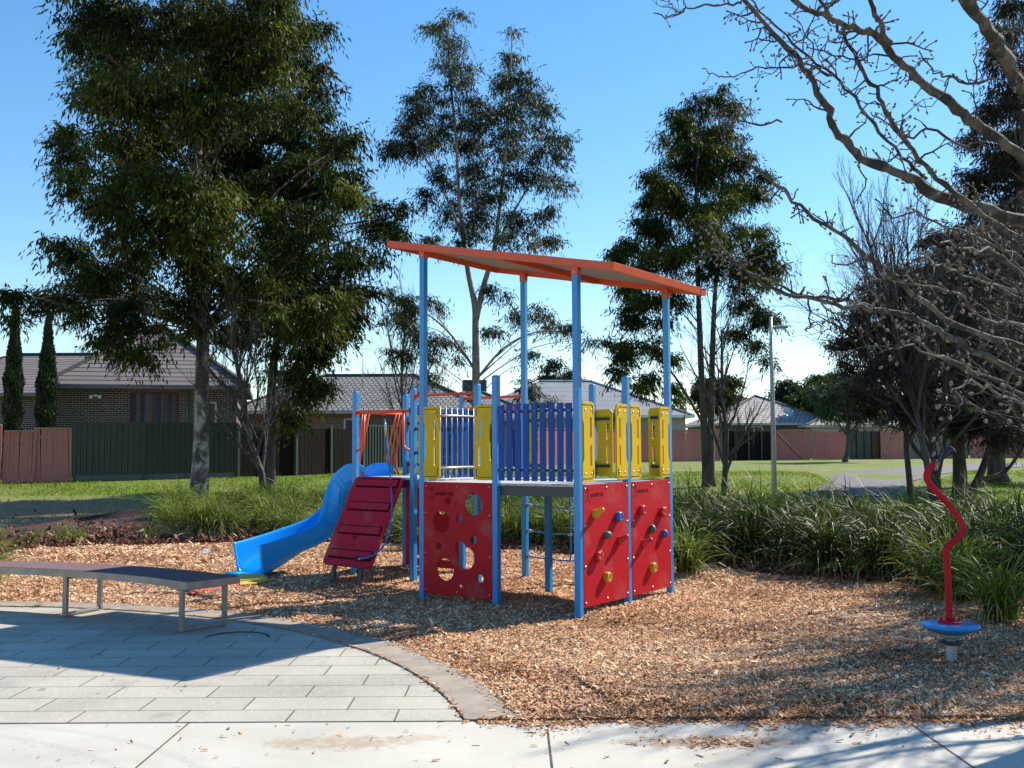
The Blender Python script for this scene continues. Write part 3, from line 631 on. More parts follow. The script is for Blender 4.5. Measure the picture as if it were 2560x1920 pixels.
# slat barrier (posts 1,0 to 0,0)
def slats(p0, p1, n, outn, name='slat_barrier', rods=False):
    p0, p1 = Vector(p0), Vector(p1); d = (p1 - p0).normalized(); L = (p1 - p0).length; root = None
    m = MB(); a, b = p0 + d * PW / 2, p1 - d * PW / 2
    m.bar(a + Vector((0, 0, 1.335)), b + Vector((0, 0, 1.335)), .018, .026); m.bar(a + Vector((0, 0, 1.905)), b + Vector((0, 0, 1.905)), .018, .026)
    root = m.build(name, M['darkgrey'] if not rods else M['steel'], play)
    rn = random.Random(n)
    for k in range(n):
        u = (k + .5) / n * (L - PW - .0) + PW / 2; c = p0 + d * u + outn * .02
        tl = rn.uniform(-.004, .004); s_ = MB(); h = .74 + rn.uniform(-.006, .006) + .012 * math.sin(k / n * 3.1)
        s_.box((0, 0, h / 2), (.066, .018, h)); s_.cur = 1
        for z in (.105, .672): s_.lathe([(0, .004), (.005, .003), (.007, 0)], Matrix.Translation((0, -.0095, z)) @ Matrix.Rotation(R(90), 4, 'X'), 8)
        o = s_.build('slat', [M['blue_slat'], M['steel']], root, .003)
        o.matrix_local = frame((c.x, c.y, 1.232), d + Vector((0, 0, tl)), Vector((0, 0, 1)).cross(d)) if False else Matrix.Translation((c.x, c.y, 1.232)) @ Matrix.Rotation(math.atan2(d.y, d.x), 4, 'Z') @ Matrix.Rotation(tl, 4, 'Y')
    return root
slats(post(1, 0), post(0, 0), 9, Vector((0, -1, 0)))
rb = slats(post(2, 0), post(2, 1), 8, Vector((-1, 0, 0)))
m = MB(); pa, pb = post(2, 0) + Vector((.045, PW / 2, 0)), post(2, 1) + Vector((.045, -PW / 2, 0))
for z in (1.345, 1.9): m.tube([pa + Vector((0, 0, z)), pb + Vector((0, 0, z))], .012, 8)
for k in range(1, 9):
    q = pa.lerp(pb, k / 9); m.tube([q + Vector((0, 0, 1.25)), q + Vector((0, 0, 1.99))], .0045, 6)
m.build('rail', M['steel'], rb)
# orange bridge rails
def orail(p0, p1, z, r=.017):
    p0, p1 = Vector(p0), Vector(p1); d = (p1 - p0).normalized(); a = p0 + d * PW / 2 + Vector((0, 0, z)); b = p1 - d * PW / 2 + Vector((0, 0, z))
    m = MB(); m.tube([a, b], r, 10)
    for q, s in ((a, 1), (b, -1)): m.tube([q, q + d * s * .008], r * 2.1, 12)
    return m.build('hand_rail', M['orange'], play)
orail(post(2, 1), post(3, 1), 2.17); orail(post(2, 2), post(3, 2), 2.17)
m = MB(); m.bar(post(2, 2) + Vector((-.03, 0, 2.03)), post(3, 2) + Vector((.03, 0, 2.03)), .05, .055); m.build('hand_rail', M['orange'], play, .004)
m = MB(); m.bar(post(1, 2) + Vector((-.03, .0, 2.0)), post(2, 2) + Vector((.03, 0, 2.0)), .03, .03); m.build('top_rail', M['galv'], play, .004)
# ropes of the bridge sides
for z0, z1 in ((1.78, 1.72), (1.5, 1.45)):
    m = MB(); a, b = post(3, 1) + Vector((PW / 2, .0, z0)), post(2, 1) + Vector((-PW / 2, 0, z0)); m.tube([a.lerp(b, k / 6) + Vector((0, 0, (z1 - z0) * 4 * (k / 6) * (1 - k / 6))) for k in range(7)], .008, 6); m.cur = 1; m.tube([a, a + Vector((.03, 0, 0))], .018, 8)
    m.build('side_rope', [M['rope'], M['black']], play)
# red panel at the back under the ramp platform
wd = S - PW; hp = 1.08
m = MB(); m.mesh(plate_mesh([rrect(0, 0, wd, hp, .01, 2), ell(.62, .72, .055, .055), ell(.35, .9, .09, .09), rrect(.1, .1, wd - .1, .14, .015, 3), ell(.2, .45, .05, .05)], .018))
pn = m.build('back_panel', M['red'], play); pn.matrix_local = frame((-4 * S + PW / 2, 2 * D - PW / 2 + .006, .05), (1, 0, 0), (0, 0, 1))
# rope climbing net between posts 2,2 and 1,2
net = MB(); a, b = post(2, 2), post(1, 2)
for z in (.27, .57, .87):
    net.cur = 0; p, q = a + Vector((PW / 2, 0, z)), b + Vector((-PW / 2, 0, z)); net.tube([p.lerp(q, k / 8) + Vector((0, 0, -.02 * math.sin(k / 8 * math.pi))) for k in range(9)], .009, 6)
    net.cur = 1; net.tube([p, p + Vector((.05, 0, 0))], .02, 8); net.tube([p + Vector((.05, 0, 0)), p + Vector((.08, 0, 0))], .012, 8)
net.cur = 0
for t in (.33, .67):
    c = a.lerp(b, t); net.tube([c + Vector((0, 0, 1.12)), c + Vector((0, 0, .86)), c + Vector((0, 0, .56)), c + Vector((0, 0, .255))], .009, 6)
net.cur = 1
for t in (.33, .67):
    for z in (.25, .55, .85):
        c = a.lerp(b, t) + Vector((0, 0, z)); net.tube([c - Vector((.02, 0, 0)), c + Vector((.02, 0, 0))], .016, 8)
net.build('rope_net', [M['rope'], M['steel']], play)
# climbing ramp
rc = (post(3, 1) + post(4, 1)) / 2
rt = Vector((rc.x, -PW / 2 - .02 + D, DK + .005)); rbm = Vector((rc.x - .02, rt.y - .55, .20))
ry = (rt - rbm); RL = ry.length; ry.normalize(); rx = Vector((1, 0, 0)); RW = .80
def rampM(): return frame(rbm, rx, ry)
m = MB(); m.mesh(plate_mesh([rrect(-RW / 2, 0, RW / 2, RL, .07, 5)], .022))
ramp_ = m.build('climbing_ramp', M['wine'], play); ramp_.matrix_local = rampM()
for k, yy in enumerate((.12, .46, .80, 1.14)):
    yy = yy * RL / 1.28
    c = MB(); c.mesh(plate_mesh([rrect(-RW * .41, 0, RW * .41, .085, .012, 3)], .02), Matrix.Translation((.01, yy, .012))); c.cur = 1
    c.mesh(plate_mesh([rrect(-RW * .43, -.022, RW * .43, .1, .012, 3)], .006, .001), Matrix.Translation((.01, yy, .0095))); c.cur = 2
    for x in (-.19, .2): c.lathe([(0, .006), (.009, .004), (.012, 0)], Matrix.Translation((x, yy + .045, .022)), 10)
    c.build('cleat', [M['wine'], M['dark_red'], M['darkgrey']], ramp_)
logo(ramp_, Matrix.Translation((-.02, .3, .0115)), .22, True)
for sx in (-.24, .2):
    g0 = Vector((rbm.x + sx, rbm.y + .06, .21)); m = MB(); m.bar(g0 + Vector((0, .03, .08)), g0 + Vector((0, -.02, -.07)), .05, .04, Vector((0, 1, 0))); m.bar(g0 + Vector((0, -.02, -.06)), g0 + Vector((0, -.05, -.36)), .05, .04, Vector((0, 1, 0)))
    m.build('ramp_leg', M['darkgrey'], play, .006)
# orange bar over the ramp with bent ends
a, b = post(4, 1) + Vector((PW / 2, -.01, 1.995)), post(3, 1) + Vector((-PW / 2, -.01, 1.995))
m = MB(); m.tube([a, b], .021, 12); m.tube([a, a + Vector((.008, 0, 0))], .042, 12); m.tube([b, b - Vector((.008, 0, 0))], .042, 12)
for p, s in ((a, 1), (b, -1)):
    m.tube([p + Vector((s * .12, 0, 0)), p + Vector((s * .12, -.005, -.3)), p + Vector((s * .115, 0, -.4)), p + Vector((s * .09, 0, -.44)), p + Vector((s * .0, 0, -.475))], .014, 8)
m.tube([(a + b) / 2 + Vector((0, 0, -.0)), (a + b) / 2 + Vector((0, 0, -.05))], .014, 8)
arch = m.build('ramp_arch', M['orange'], play)
# rope lying on the ramp
rp = [(961, 1048), (963, 1062), (966, 1095), (971, 1140), (975, 1180), (978, 1208)]
pts = [onplane(x, y, 1, D - .03 - .012 * i) for i, (x, y) in enumerate(rp)]
nrm = rx.cross(ry)
def onramp(px, py, h=.03):
    r = ray(px, py); lo = PI_ @ Vector((0, 0, EYE)); ld = PI_.to_3x3() @ r; o0 = rbm + nrm * h; k = (o0 - lo).dot(nrm) / ld.dot(nrm); return lo + ld * k
pts += [onramp(x, y, h) for x, y, h in ((979, 1235, .05), (980, 1270, .045), (979.5, 1300, .045), (975, 1330, .04), (963, 1358, .035), (947, 1378, .035), (925, 1392, .04), (903, 1397, .05), (890, 1398, .04))]
fine = []
for i in range(len(pts) - 1):
    p0, p1, p2, p3 = pts[max(i - 1, 0)], pts[i], pts[i + 1], pts[min(i + 2, len(pts) - 1)]
    for k in range(4):
        t = k / 4; fine.append(.5 * ((2 * p1) + (p2 - p0) * t + (2 * p0 - 5 * p1 + 4 * p2 - p3) * t * t + (3 * p1 - p0 - 3 * p2 + p3) * t ** 3))
fine.append(pts[-1])
rope = MB().tube(fine, .0105, 8).build('climbing_rope', M['rope'], play)
m = MB(); m.tube([pts[0] + (pts[1] - pts[0]) * .1, pts[1], pts[2]], [.008, .014, .015], 8); m.tube([pts[-2], pts[-2] + (pts[-1] - pts[-2]) * .4], .016, 8); m.build('ferrule', M['steel'], rope)
m = MB(); e_ = pts[-1]; m.tube([e_ - (pts[-1] - pts[-2]) * .3, e_], .022, 8); m.tube([e_, e_ + Vector((-.02, 0, .02))], .02, 8); m.build('rope_end', M['black'], rope)
# slide --------------------------------------------------------------
sp0 = (post(4, 1) + post(4, 2)) / 2
wpts = [(PM @ (sp0 + Vector((-.04, 0, DK + .005)))), (PM @ (sp0 + Vector((-.2, 0, DK - .01)))), Vector((-1.97, 12.84, 1.12)), Vector((-2.13, 12.93, .93)), Vector((-2.29, 12.94, .68)), Vector((-2.48, 12.87, .46)), Vector((-2.75, 12.68, .34)), Vector((-3.0, 12.43, .255)), Vector((-3.21, 12.17, .2))]
def cr(P, n=7):
    out = []
    for i in range(len(P) - 1):
        p0, p1, p2, p3 = P[max(i - 1, 0)], P[i], P[i + 1], P[min(i + 2, len(P) - 1)]
        for k in range(n):
            t = k / n; out.append(.5 * ((2 * p1) + (p2 - p0) * t + (2 * p0 - 5 * p1 + 4 * p2 - p3) * t * t + (3 * p1 - p0 - 3 * p2 + p3) * t ** 3))
    out.append(P[-1]); return out
path = cr(wpts); NP = len(path)
prof = [(-.2, .0), (-.18, -.015), (-.1, -.03), (0, -.033), (.1, -.03), (.18, -.015), (.2, 0), (.225, .05), (.232, .12), (.235, .185), (.24, .205), (.255, .212), (.272, .205), (.278, .185), (.272, .09), (.258, -.05), (.2, -.075), (0, -.085), (-.2, -.075), (-.258, -.05), (-.272, .09), (-.278, .185), (-.272, .205), (-.255, .212), (-.24, .205), (-.235, .185), (-.232, .12), (-.225, .05)]
m = MB(); vs_ = []; K = len(prof)
for i, p in enumerate(path):
    t = (path[min(i + 1, NP - 1)] - path[max(i - 1, 0)]); th = Vector((t.x, t.y, 0)).normalized(); side = Vector((0, 0, 1)).cross(th); t.normalize(); upv = side.cross(t) * -1
    upv = t.cross(side); 
    if upv.z < 0: upv = -upv
    u = i / (NP - 1); hh = min(1, .55 + u * 2.2)
    for a_, b_2 in prof:
        bb = b_2 * (hh if b_2 > .05 else 1)
        if -.04 < b_2 < .06 and u > .86: bb = bb - (u - .86) / .14 * .135
        if b_2 < -.04 and u > .78: bb = b_2 - (u - .78) * .62
        v = p + side * -a_ + upv * bb; v.z = max(v.z, -.02 if b_2 < -.04 else .035); vs_.append(PI_ @ v)
m.add(vs_, [(i * K + k, (i + 1) * K + k, (i + 1) * K + (k + 1) % K, i * K + (k + 1) % K) for i in range(NP - 1) for k in range(K)] + [tuple(off_ + k for k in (q if off_ else q[::-1])) for off_ in (0, (NP - 1) * K) for q in ((10, 11, 12), (9, 10, 12, 13), (8, 9, 13, 14), (7, 8, 14, 15), (6, 7, 15), (5, 6, 15, 16), (4, 5, 16), (3, 4, 16, 17), (2, 3, 17, 18), (1, 2, 18), (0, 1, 18, 19), (27, 0, 19), (26, 27, 19, 20), (25, 26, 20, 21), (24, 25, 21, 22), (23, 24, 22))], True)
slide = m.build('slide', M['slide'], play)
sm_ = slide.modifiers.new('s', 'SUBSURF'); sm_.levels = 1; sm_.render_levels = 1
# exit flange and side ribs
e = path[-1]; t = (path[-1] - path[-3]); t.z = 0; t.normalize(); sd = Vector((0, 0, 1)).cross(t)
m = MB(); q = [e + sd * .31 - t * .02, e - sd * .31 - t * .02, e - sd * .3 + t * .13, e + sd * .3 + t * .13]
vs_ = [PI_ @ Vector((v.x, v.y, z)) for z in (.03, .055) for v in q]; m.add(vs_, [(3, 2, 1, 0), (4, 5, 6, 7), (0, 1, 5, 4), (1, 2, 6, 5), (2, 3, 7, 6), (3, 0, 4, 7)])
m.build('exit_lip', M['slide'], slide, .01)
m = MB()
for i0, i1 in ((9, 15), (17, 23), (25, 31), (33, 39)):
    loop = []
    for i, fr in [(i, .15) for i in range(i0, i1 + 1)] + [(i, -.01) for i in range(i1, i0 - 1, -1)] + [(i0, .15)]:
        i = min(i, NP - 2); p = path[i]; t = (path[i + 1] - path[i - 1]); th = Vector((t.x, t.y, 0)).normalized(); side = Vector((0, 0, 1)).cross(th); t.normalize(); upv = t.cross(side)
        if upv.z < 0: upv = -upv
        loop.append(PI_ @ (p + side * (.274 - (.1 - fr) * .02 * (fr < .1) * 3) + upv * fr))
    m.tube(loop, .006, 6, False)
m.build('side_rib', M['slide'], slide)
m = MB(); c = path[24]; m.tube([PI_ @ Vector((c.x + .12, c.y - .1, c.z - .03)), PI_ @ Vector((c.x + .12, c.y - .1, -.1))], .024, 10); m.tube([PI_ @ Vector((c.x + .2, c.y + .2, c.z - .03)), PI_ @ Vector((c.x + .2, c.y + .2, -.1))], .024, 10); m.build('slide_leg', M['rough_bark'], slide)
# hood bars at slide entry
for py_, s in ((D, 1), (2 * D, -1)):
    m = MB(); x = -4 * S - .0
    for k, t0 in enumerate((.06, .12, .18)):
        ty = py_ + s * (PW / 2 + t0); by = py_ + s * (PW / 2 + t0 - .02)
        m.tube([(x + .02, ty, 1.99), (x - .02 - .015 * k, ty, 1.75), (x - .09 - .02 * k, ty, 1.45), (x - .1 - .02 * k, by, 1.3), (x - .06, by, 1.22)], .013, 8)
    m.build('entry_bars', M['orange'], play)
m = MB(); m.tube([post(4, 1) + Vector((0, PW / 2, 2.0)), post(4, 2) + Vector((0, -PW / 2, 2.0))], .018, 10); m.build('entry_rail', M['orange'], play)

# rubber mats at slide exit
def mat_blob(name, pts, mat, label):
    m = MB(); m.mesh(plate_mesh([[(p.x, p.y) for p in pts]], .014, .003), Matrix.Translation((0, 0, .05)))
    V0 = m.build(name, mat); tag(V0, label, 'rubber mat', 'wear mats half buried in the mulch by the slide exit')
mat_blob('wear_mat', [ground_px(x, y) for x, y in ((392, 1462), (430, 1460), (470, 1468), (520, 1462), (455, 1482), (420, 1476))], M['matyellow'], 'yellow rubber mat patch seen beneath the bench seat')
mat_blob('wear_mat', [ground_px(x, y) for x, y in ((462, 1486), (540, 1466), (590, 1462), (600, 1472), (560, 1480), (480, 1496))], M['matred'], 'red rubber mat patch between the bench legs and slide')
mat_blob('wear_mat', [ground_px(x, y) for x, y in ((585, 1456), (600, 1446), (655, 1446), (672, 1462), (640, 1470), (600, 1474))], M['matyellow'], 'yellow rubber mat patch just below the slide lip')

# ================================================================== SPINNER
SX, SY = at(2377, 1646, 7.24).x, 7.24
spn = empty('spinner', (SX, SY, 0)); tag(spn, 'stand-on spinner with bent red pole and blue disc on the mulch', 'spinner')
def sp_(px, py): p = at(px, py, SY); return Vector((p.x - SX, 0, p.z))
q_ = [(2374, 1556), (2371, 1480), (2367, 1400), (2365, 1382), (2368, 1370), (2376, 1360), (2392, 1346), (2402, 1336), (2406.5, 1322), (2405, 1308), (2398, 1296), (2370, 1260), (2330, 1216), (2320, 1204), (2316.5, 1192), (2319, 1179), (2326, 1169), (2342, 1156)]
pole = MB().tube(cr([sp_(*p) for p in q_], 4), .0235, 14).build('pole', M['red'], spn)
Mc = Matrix.Translation(sp_(2375.6, 1559))
MB().lathe([(0, .008), (.05, .008), (.1, .004), (.19, .0), (.2, -.006), (.202, -.016), (.19, -.026), (.15, -.05), (.09, -.072), (.05, -.078), (0, -.078)], Mc, 48).build('disc', M['blue_post'], spn)
m = MB(); m.lathe([(0, .022), (.078, .022), (.084, .016), (.084, .006)], Mc, 32)
for k in range(8): m.lathe([(0, .012), (.009, .009), (.012, 0)], Mc @ Matrix.Translation((.062 * math.cos(k * .785), .062 * math.sin(k * .785), .021)), 8)
m.build('flange', M['red'], pole)
b0 = sp_(2375.6, 1559)
m = MB(); m.lathe([(.075, -.075), (.075, -.095), (.04, -.1), (.036, -.12), (.04, -.13)], Mc, 24); m.build('bearing', M['galv'], spn)
m = MB(); m.lathe([(.04, -.118), (.082, -.12), (.085, -.128), (.07, -.14), (.045, -.15)], Mc, 24); m.build('collar', M['darkgrey'], spn)
m = MB(); m.lathe([(.04, -.15), (.038, -.36)], Mc, 20); m.build('base_post', M['galv'], spn)
m = MB(); h0, h1 = sp_(2341, 1157), sp_(2380, 1124); m.tube([h0, h0.lerp(h1, .15), h0.lerp(h1, .2), h0.lerp(h1, .6), h0.lerp(h1, .9), h1], [.017, .017, .016, .017, .026, .036], 14); m.build('handle', M['black'], pole)
m = MB(); m.tube([h1, h1 + (h1 - h0).normalized() * .006], .033, 14); m.tube([h0 - (h1 - h0) * .05, h0 + (h1 - h0) * .1], .02, 12); m.build('end_cap', M['steel'], pole)

# ================================================================== BENCH
feet = [(ground_px(451, 1583), ground_px(563, 1564)), (ground_px(160.6, 1544), ground_px(248, 1528))]
ben = empty('curved_bench', (-4.2, 9.3, 0)); tag(ben, 'long curved metal bench with purple grey slatted top on paving', 'bench')
off = Vector((-4.2, 9.3, 0)); BH = .44
# inner (near) edge curve: through points traced on the seat top
near = [at(476, 1457, 8.37)]
pn0 = feet[0][0]; pn1 = feet[1][0]
BR = 4.35; BC = Vector((-5.75, 5.0, 0))     # centre of the seat arc, fitted to feet
def circ(p0, p1, R_):
    mid = (p0 + p1) / 2; d = p1 - p0; h = math.sqrt(R_ * R_ - d.length_squared / 4); nrm_ = Vector((d.y, -d.x, 0)).normalized()
    c1, c2 = mid + nrm_ * h, mid - nrm_ * h; return c1 if c1.y < c2.y else c2
BC = circ(Vector((pn0.x, pn0.y, 0)), Vector((pn1.x, pn1.y, 0)), 5.2); rI = 5.2 - .03; rO = rI + .50
a_end = math.atan2(pn0.y - BC.y, pn0.x - BC.x) - .028; a_far = a_end + .85
def bp(r, a, z): return Vector((BC.x + r * math.cos(a), BC.y + r * math.sin(a), z)) - off
m = MB(); nS = 40
for r in (rI, rO):
    for k in range(nS): m.bar(bp(r, a_end + (a_far - a_end) * k / nS, BH - .03), bp(r, a_end + (a_far - a_end) * (k + 1) / nS, BH - .03), .014, .06)
m.bar(bp(rI - .007, a_end, BH - .03), bp(rO + .007, a_end, BH - .03), .014, .0602)
m.build('seat_frame', M['bench_steel'], ben)
m = MB(); ns = 56
for k in range(ns):
    a0, a1 = a_end + .004 + (a_far - a_end) * (k + .07) / ns, a_end + .004 + (a_far - a_end) * (k + .9) / ns
    vs_ = [bp(r, a, z) for z in (BH - .03, BH + .004) for r, a in ((rI + .009, a0), (rO - .009, a0), (rO - .009, a1), (rI + .009, a1))]
    m.add(vs_, [(3, 2, 1, 0), (4, 5, 6, 7), (0, 1, 5, 4), (1, 2, 6, 5), (2, 3, 7, 6), (3, 0, 4, 7)])
m.build('seat', M['purple_slat'], ben)
da = math.atan2(pn1.y - BC.y, pn1.x - BC.x) - math.atan2(pn0.y - BC.y, pn0.x - BC.x)
for k in range(3):
    a = a_end + .028 + da * k; m = MB()
    for r in (rI + .04, rO - .04): m.bar(bp(r, a, .012), bp(r, a, BH - .06), .05, .03, Vector((math.cos(a), math.sin(a), 0)))
    m.bar(bp(rI + .03, a, .028), bp(rO - .03, a, .028), .03, .03); m.bar(bp(rI + .03, a, BH - .075), bp(rO - .03, a, BH - .075), .028, .029)
    m.build('leg', M['bench_steel'], ben, .003)
# ================================================================== small things
p = ground_px(513, 1386); m = MB(); m.add([(p.x - .05, p.y, .03), (p.x + .04, p.y - .02, .025), (p.x + .055, p.y + .05, .08), (p.x - .035, p.y + .06, .085), (p.x, p.y + .02, .03)], [(0, 1, 2, 3)]); m.add([(p.x - .05, p.y, .028), (p.x + .04, p.y - .02, .023), (p.x + .055, p.y + .05, .078), (p.x - .035, p.y + .06, .083)], [(3, 2, 1, 0)])
tag(m.build('paper_scrap', M['white']), 'small white scrap of paper lying on the mulch behind the bench', 'paper')
c = ground_px(590, 1597); m = MB(); m.tube([(c.x + .26 * math.cos(t), c.y + .26 * math.sin(t), .006) for t in [R(8 + 164 * k / 16) for k in range(17)]], .009, 6); m.cur = 1
for dx in (-.1, .1): m.tube([(c.x + dx, c.y + .02, .0), (c.x + dx, c.y + .02, .03)], .006, 6)
tag(m.build('post_footing', [M['rough_bark'], M['steel']]), 'half ring groove with two bolts set in the paving by the bench', 'footing ring')

# ================================================================== TUSSOCKS
def tussock_mesh(name, mat, n, L, spread, width, seed, dead=.12, droop=1.0):
    r = np.random.default_rng(seed); seg = 5
    az = r.uniform(0, 2 * np.pi, n); el0 = np.clip(r.normal(R(74), R(13) * spread, n), R(25), R(89)); ln = L * r.uniform(.5, 1.12, n); dr = r.uniform(.5, 1.9, n) * droop
    base = np.stack([r.normal(0, .07 * spread, n), r.normal(0, .07 * spread, n), np.zeros(n)], -1)
    isd = r.random(n) < dead; el0 = np.where(isd, R(20) + r.random(n) * R(35), el0); dr = np.where(isd, dr * 1.6, dr)
    P = [base]; el = el0.copy()
    for s in range(seg):
        st = ln / seg; P.append(P[-1] + np.stack([np.cos(az) * np.cos(el) * st, np.sin(az) * np.cos(el) * st, np.sin(el) * st], -1)); el = el - dr * (.18 + .13 * s)
        az = az + r.normal(0, .05, n)
    tw = r.normal(0, .5, n); sd = np.stack([-np.sin(az) * np.cos(tw), np.cos(az) * np.cos(tw), np.sin(tw)], -1); ws = [1, 1.05, 1, .85, .6, .08]; V = []
    for s in range(seg):
        a, b = sd * width * ws[s] / 2, sd * width * ws[s + 1] / 2; V.append(np.stack([P[s] - a, P[s] + a, P[s + 1] + b, P[s + 1] - b], 1))
    V = np.stack(V, 1); V[..., 2] = np.maximum(V[..., 2], .01)
    rn = np.where(isd, r.uniform(.85, 1, n), np.clip(r.beta(2, 2.2, n) * .95, 0, 1)); rn = np.repeat(rn[:, None], seg, 1) + np.linspace(-.05, .06, seg)[None]
    return np_mesh(name, V.reshape(-1, 3), 4, mat, rnd=np.clip(rn, 0, 1).ravel(), link=False)
TM = [tussock_mesh('tussock', M['dark_tussock'], 340, 1.04, 1.12, .0145, s, .16) for s in range(4)]
TL = [tussock_mesh('tussock', M['tussock'], 270, 1.0, 1.15, .0165, 20 + s, .2) for s in range(4)]
TB = [tussock_mesh('tussock', M['tussock'], 240, 1.05, 1.05, .0165, 30 + s, .14, .9) for s in range(2)]
TD = [tussock_mesh('tussock', M['dry_tussock'], 260, .6, 1.5, .006, 40 + s, .6, 1.5) for s in range(2)]
TS = [tussock_mesh('tussock', M['tussock'], 45, .38, .9, .008, 50 + s, .2, .8) for s in range(3)]
def put(me, x, y, s, label, group, name='tussock'):
    o = bpy.data.objects.new(name, me); C.objects.link(o); o.location = (x, y, max(float(mulchz(x, y)), gz(x, y) - .03) + .02); o.rotation_euler = (random.uniform(-.08, .08), random.uniform(-.08, .08), random.uniform(0, 6.28)); o.scale = (s, s, s * random.uniform(.92, 1.08)); tag(o, label, 'plant', group); return o
rr = random.Random(3)
# right hedge-like bed
gR = 'strappy tussocks in the hedge behind the climbing walls'
x = -1.2
while x < 9.5:
    e0 = float(bed_edge(x))
    for row in range(6):
        y = e0 + .38 + row * .62 + rr.uniform(-.18, .18); xx = x + rr.uniform(-.2, .2) + row * .08
        if abs(xx / y) > .6: continue
        if xx < 1.2 and row > 3: continue
        me = rr.choice(TM) if xx > 2.2 or row > 1 else rr.choice(TL)
        s = rr.uniform(.95, 1.2) if row else rr.uniform(.85, 1.05)
        if xx < 1.6: s *= .82
        zn = 'behind the tower bays' if xx < 1.2 else ('beside the climbing walls' if xx < 3 else ('left of the spinner' if xx < 4.6 else 'behind the spinner'))
        put(me, xx, y, s, 'dark green tussock in the %s of the hedge %s' % (['front row', 'front row', 'middle', 'middle', 'back row', 'back row'][row], zn), gR)
    x += .43
for i, (px, py, Y, s, k) in enumerate([(1720, 1400, 12.1, .86, 0), (2400, 1430, 9.9, .95, 1), (2330, 1420, 10.4, .8, 0), (2500, 1500, 8.9, .8, 1)]):
    p = at(px, py, Y); put(TB[k], p.x, Y, s, ['yellow green broad bladed tussock right beside the climbing wall', 'yellow green broad bladed tussock behind the spinner pole', 'yellow green broad bladed tussock left of the spinner pole', 'broad bladed tussock at the right end of the hedge'][i], None)
# left bed
gL = 'yellow green tussocks in the bed behind the slide'
for i in range(62):
    Y = rr.uniform(17.1, 22.5); xl, xr = -.345, -.11; X = rr.uniform(xl, xr) * Y
    if X > -2.3: continue
    if Y < float(bed_edge(X)) + .3: Y = float(bed_edge(X)) + .4
    put(rr.choice(TL), X, Y, rr.uniform(.72, .98), 'yellow green tussock %s %s' % ('near the front' if Y < 18.8 else ('in the middle' if Y < 20.6 else 'at the back'), 'of the bed below the tallest gum' if X / Y < -.27 else ('of the bed around the small bare tree' if X / Y < -.2 else 'of the bed just above the slide')), gL)
for i in range(22):
    X = rr.uniform(-6.0, -2.3); Y = float(bed_edge(X)) + rr.uniform(.1, .9)
    put(rr.choice(TD), X, Y, rr.uniform(.7, 1.1), 'dry straw coloured tussock at the bed edge %s' % ('under the tallest gum' if X < -4.6 else ('above the slide exit' if X < -3.4 else 'behind the slide')), 'dry tussocks at the bed edge')
for i in range(40):
    X = rr.uniform(-10, -5.6); Y = float(bed_edge(X)) + rr.uniform(.1, 2.2)
    put(rr.choice(TS), X, Y, rr.uniform(.6, 1.15), 'small sparse grass tuft on the dark bark %s' % ('at the far left' if X < -8.6 else ('midway along the bench' if X < -7 else 'near the gum trunk')), 'small grass tufts on the bark')
for i, (x, y, s) in enumerate([(-5.9, 11.1, .62), (-6.15, 11.7, .7), (-6.6, 10.9, .7)]):
    put(TB[i % 2], x, y, s, ['green tussock nearest the bench at the far left edge', 'green tussock farthest back at the left end of the bench', 'green tussock mostly cut by the left frame edge'][i], 'tussocks by the left end of the bench')
for i in range(20):
    X = rr.uniform(-2.2, 1.4); Y = rr.uniform(15.3, 18.2); put(rr.choice(TL), X, Y, rr.uniform(.7, .95), 'light green tussock seen %s' % ('between the perforated panel and ramp' if X < -.9 else 'under the deck of the tower'), 'tussocks behind the play tower')

# ================================================================== TREES
def leaves_from(strings_c, sd, nst, nl, Lst, leaf, width, out_dir=None, droop=.5):
    """strings of leaves hanging around cluster centres; returns quads and rnd"""
    c = np.repeat(strings_c, nst, 0); n = len(c)
    az = RNG.uniform(0, 2 * np.pi, n); el = RNG.uniform(-.7, 1.0, n); L = Lst * RNG.uniform(.5, 1.2, n)
    d = np.stack([np.cos(az) * np.cos(el), np.sin(az) * np.cos(el), np.sin(el)], -1)
    t = (np.arange(nl) + RNG.random((n, nl))) / nl
    P = c[:, None] + d[:, None] * (L[:, None] * t)[..., None]; P[..., 2] -= (L[:, None] * droop * t * t)
    P += RNG.normal(0, .03, P.shape)
    ld = d[:, None] * .45 + RNG.normal(0, .38, P.shape); ld[..., 2] -= .85; ld /= np.linalg.norm(ld, axis=-1, keepdims=True)
    sv = RNG.normal(0, 1, P.shape); sv -= ld * (sv * ld).sum(-1, keepdims=True); sv /= np.linalg.norm(sv, axis=-1, keepdims=True)
    ll = leaf * RNG.uniform(.6, 1.25, P.shape[:2])[..., None]; ww = width * RNG.uniform(.7, 1.2, P.shape[:2])[..., None]
    q = np.stack([P, P + ld * ll * .45 + sv * ww * .5, P + ld * ll, P + ld * ll * .45 - sv * ww * .5], 2).reshape(-1, 3)
    cr_ = np.repeat(np.repeat(sd, nst), nl); rn = np.clip(cr_ + RNG.normal(0, .16, len(cr_)), 0, 1)
    return q, rn
def stem_at(stems, z):
    best = None
    for pts in stems:
        for a, b in zip(pts, pts[1:]):
            if min(a.z, b.z) <= z <= max(a.z, b.z):
                t = (z - a.z) / (b.z - a.z + 1e-6); p = a.lerp(b, t)
                if best is None: best = [p]
                else: best.append(p)
    return best or [max((p for s in stems for p in s), key=lambda q: q.z)]
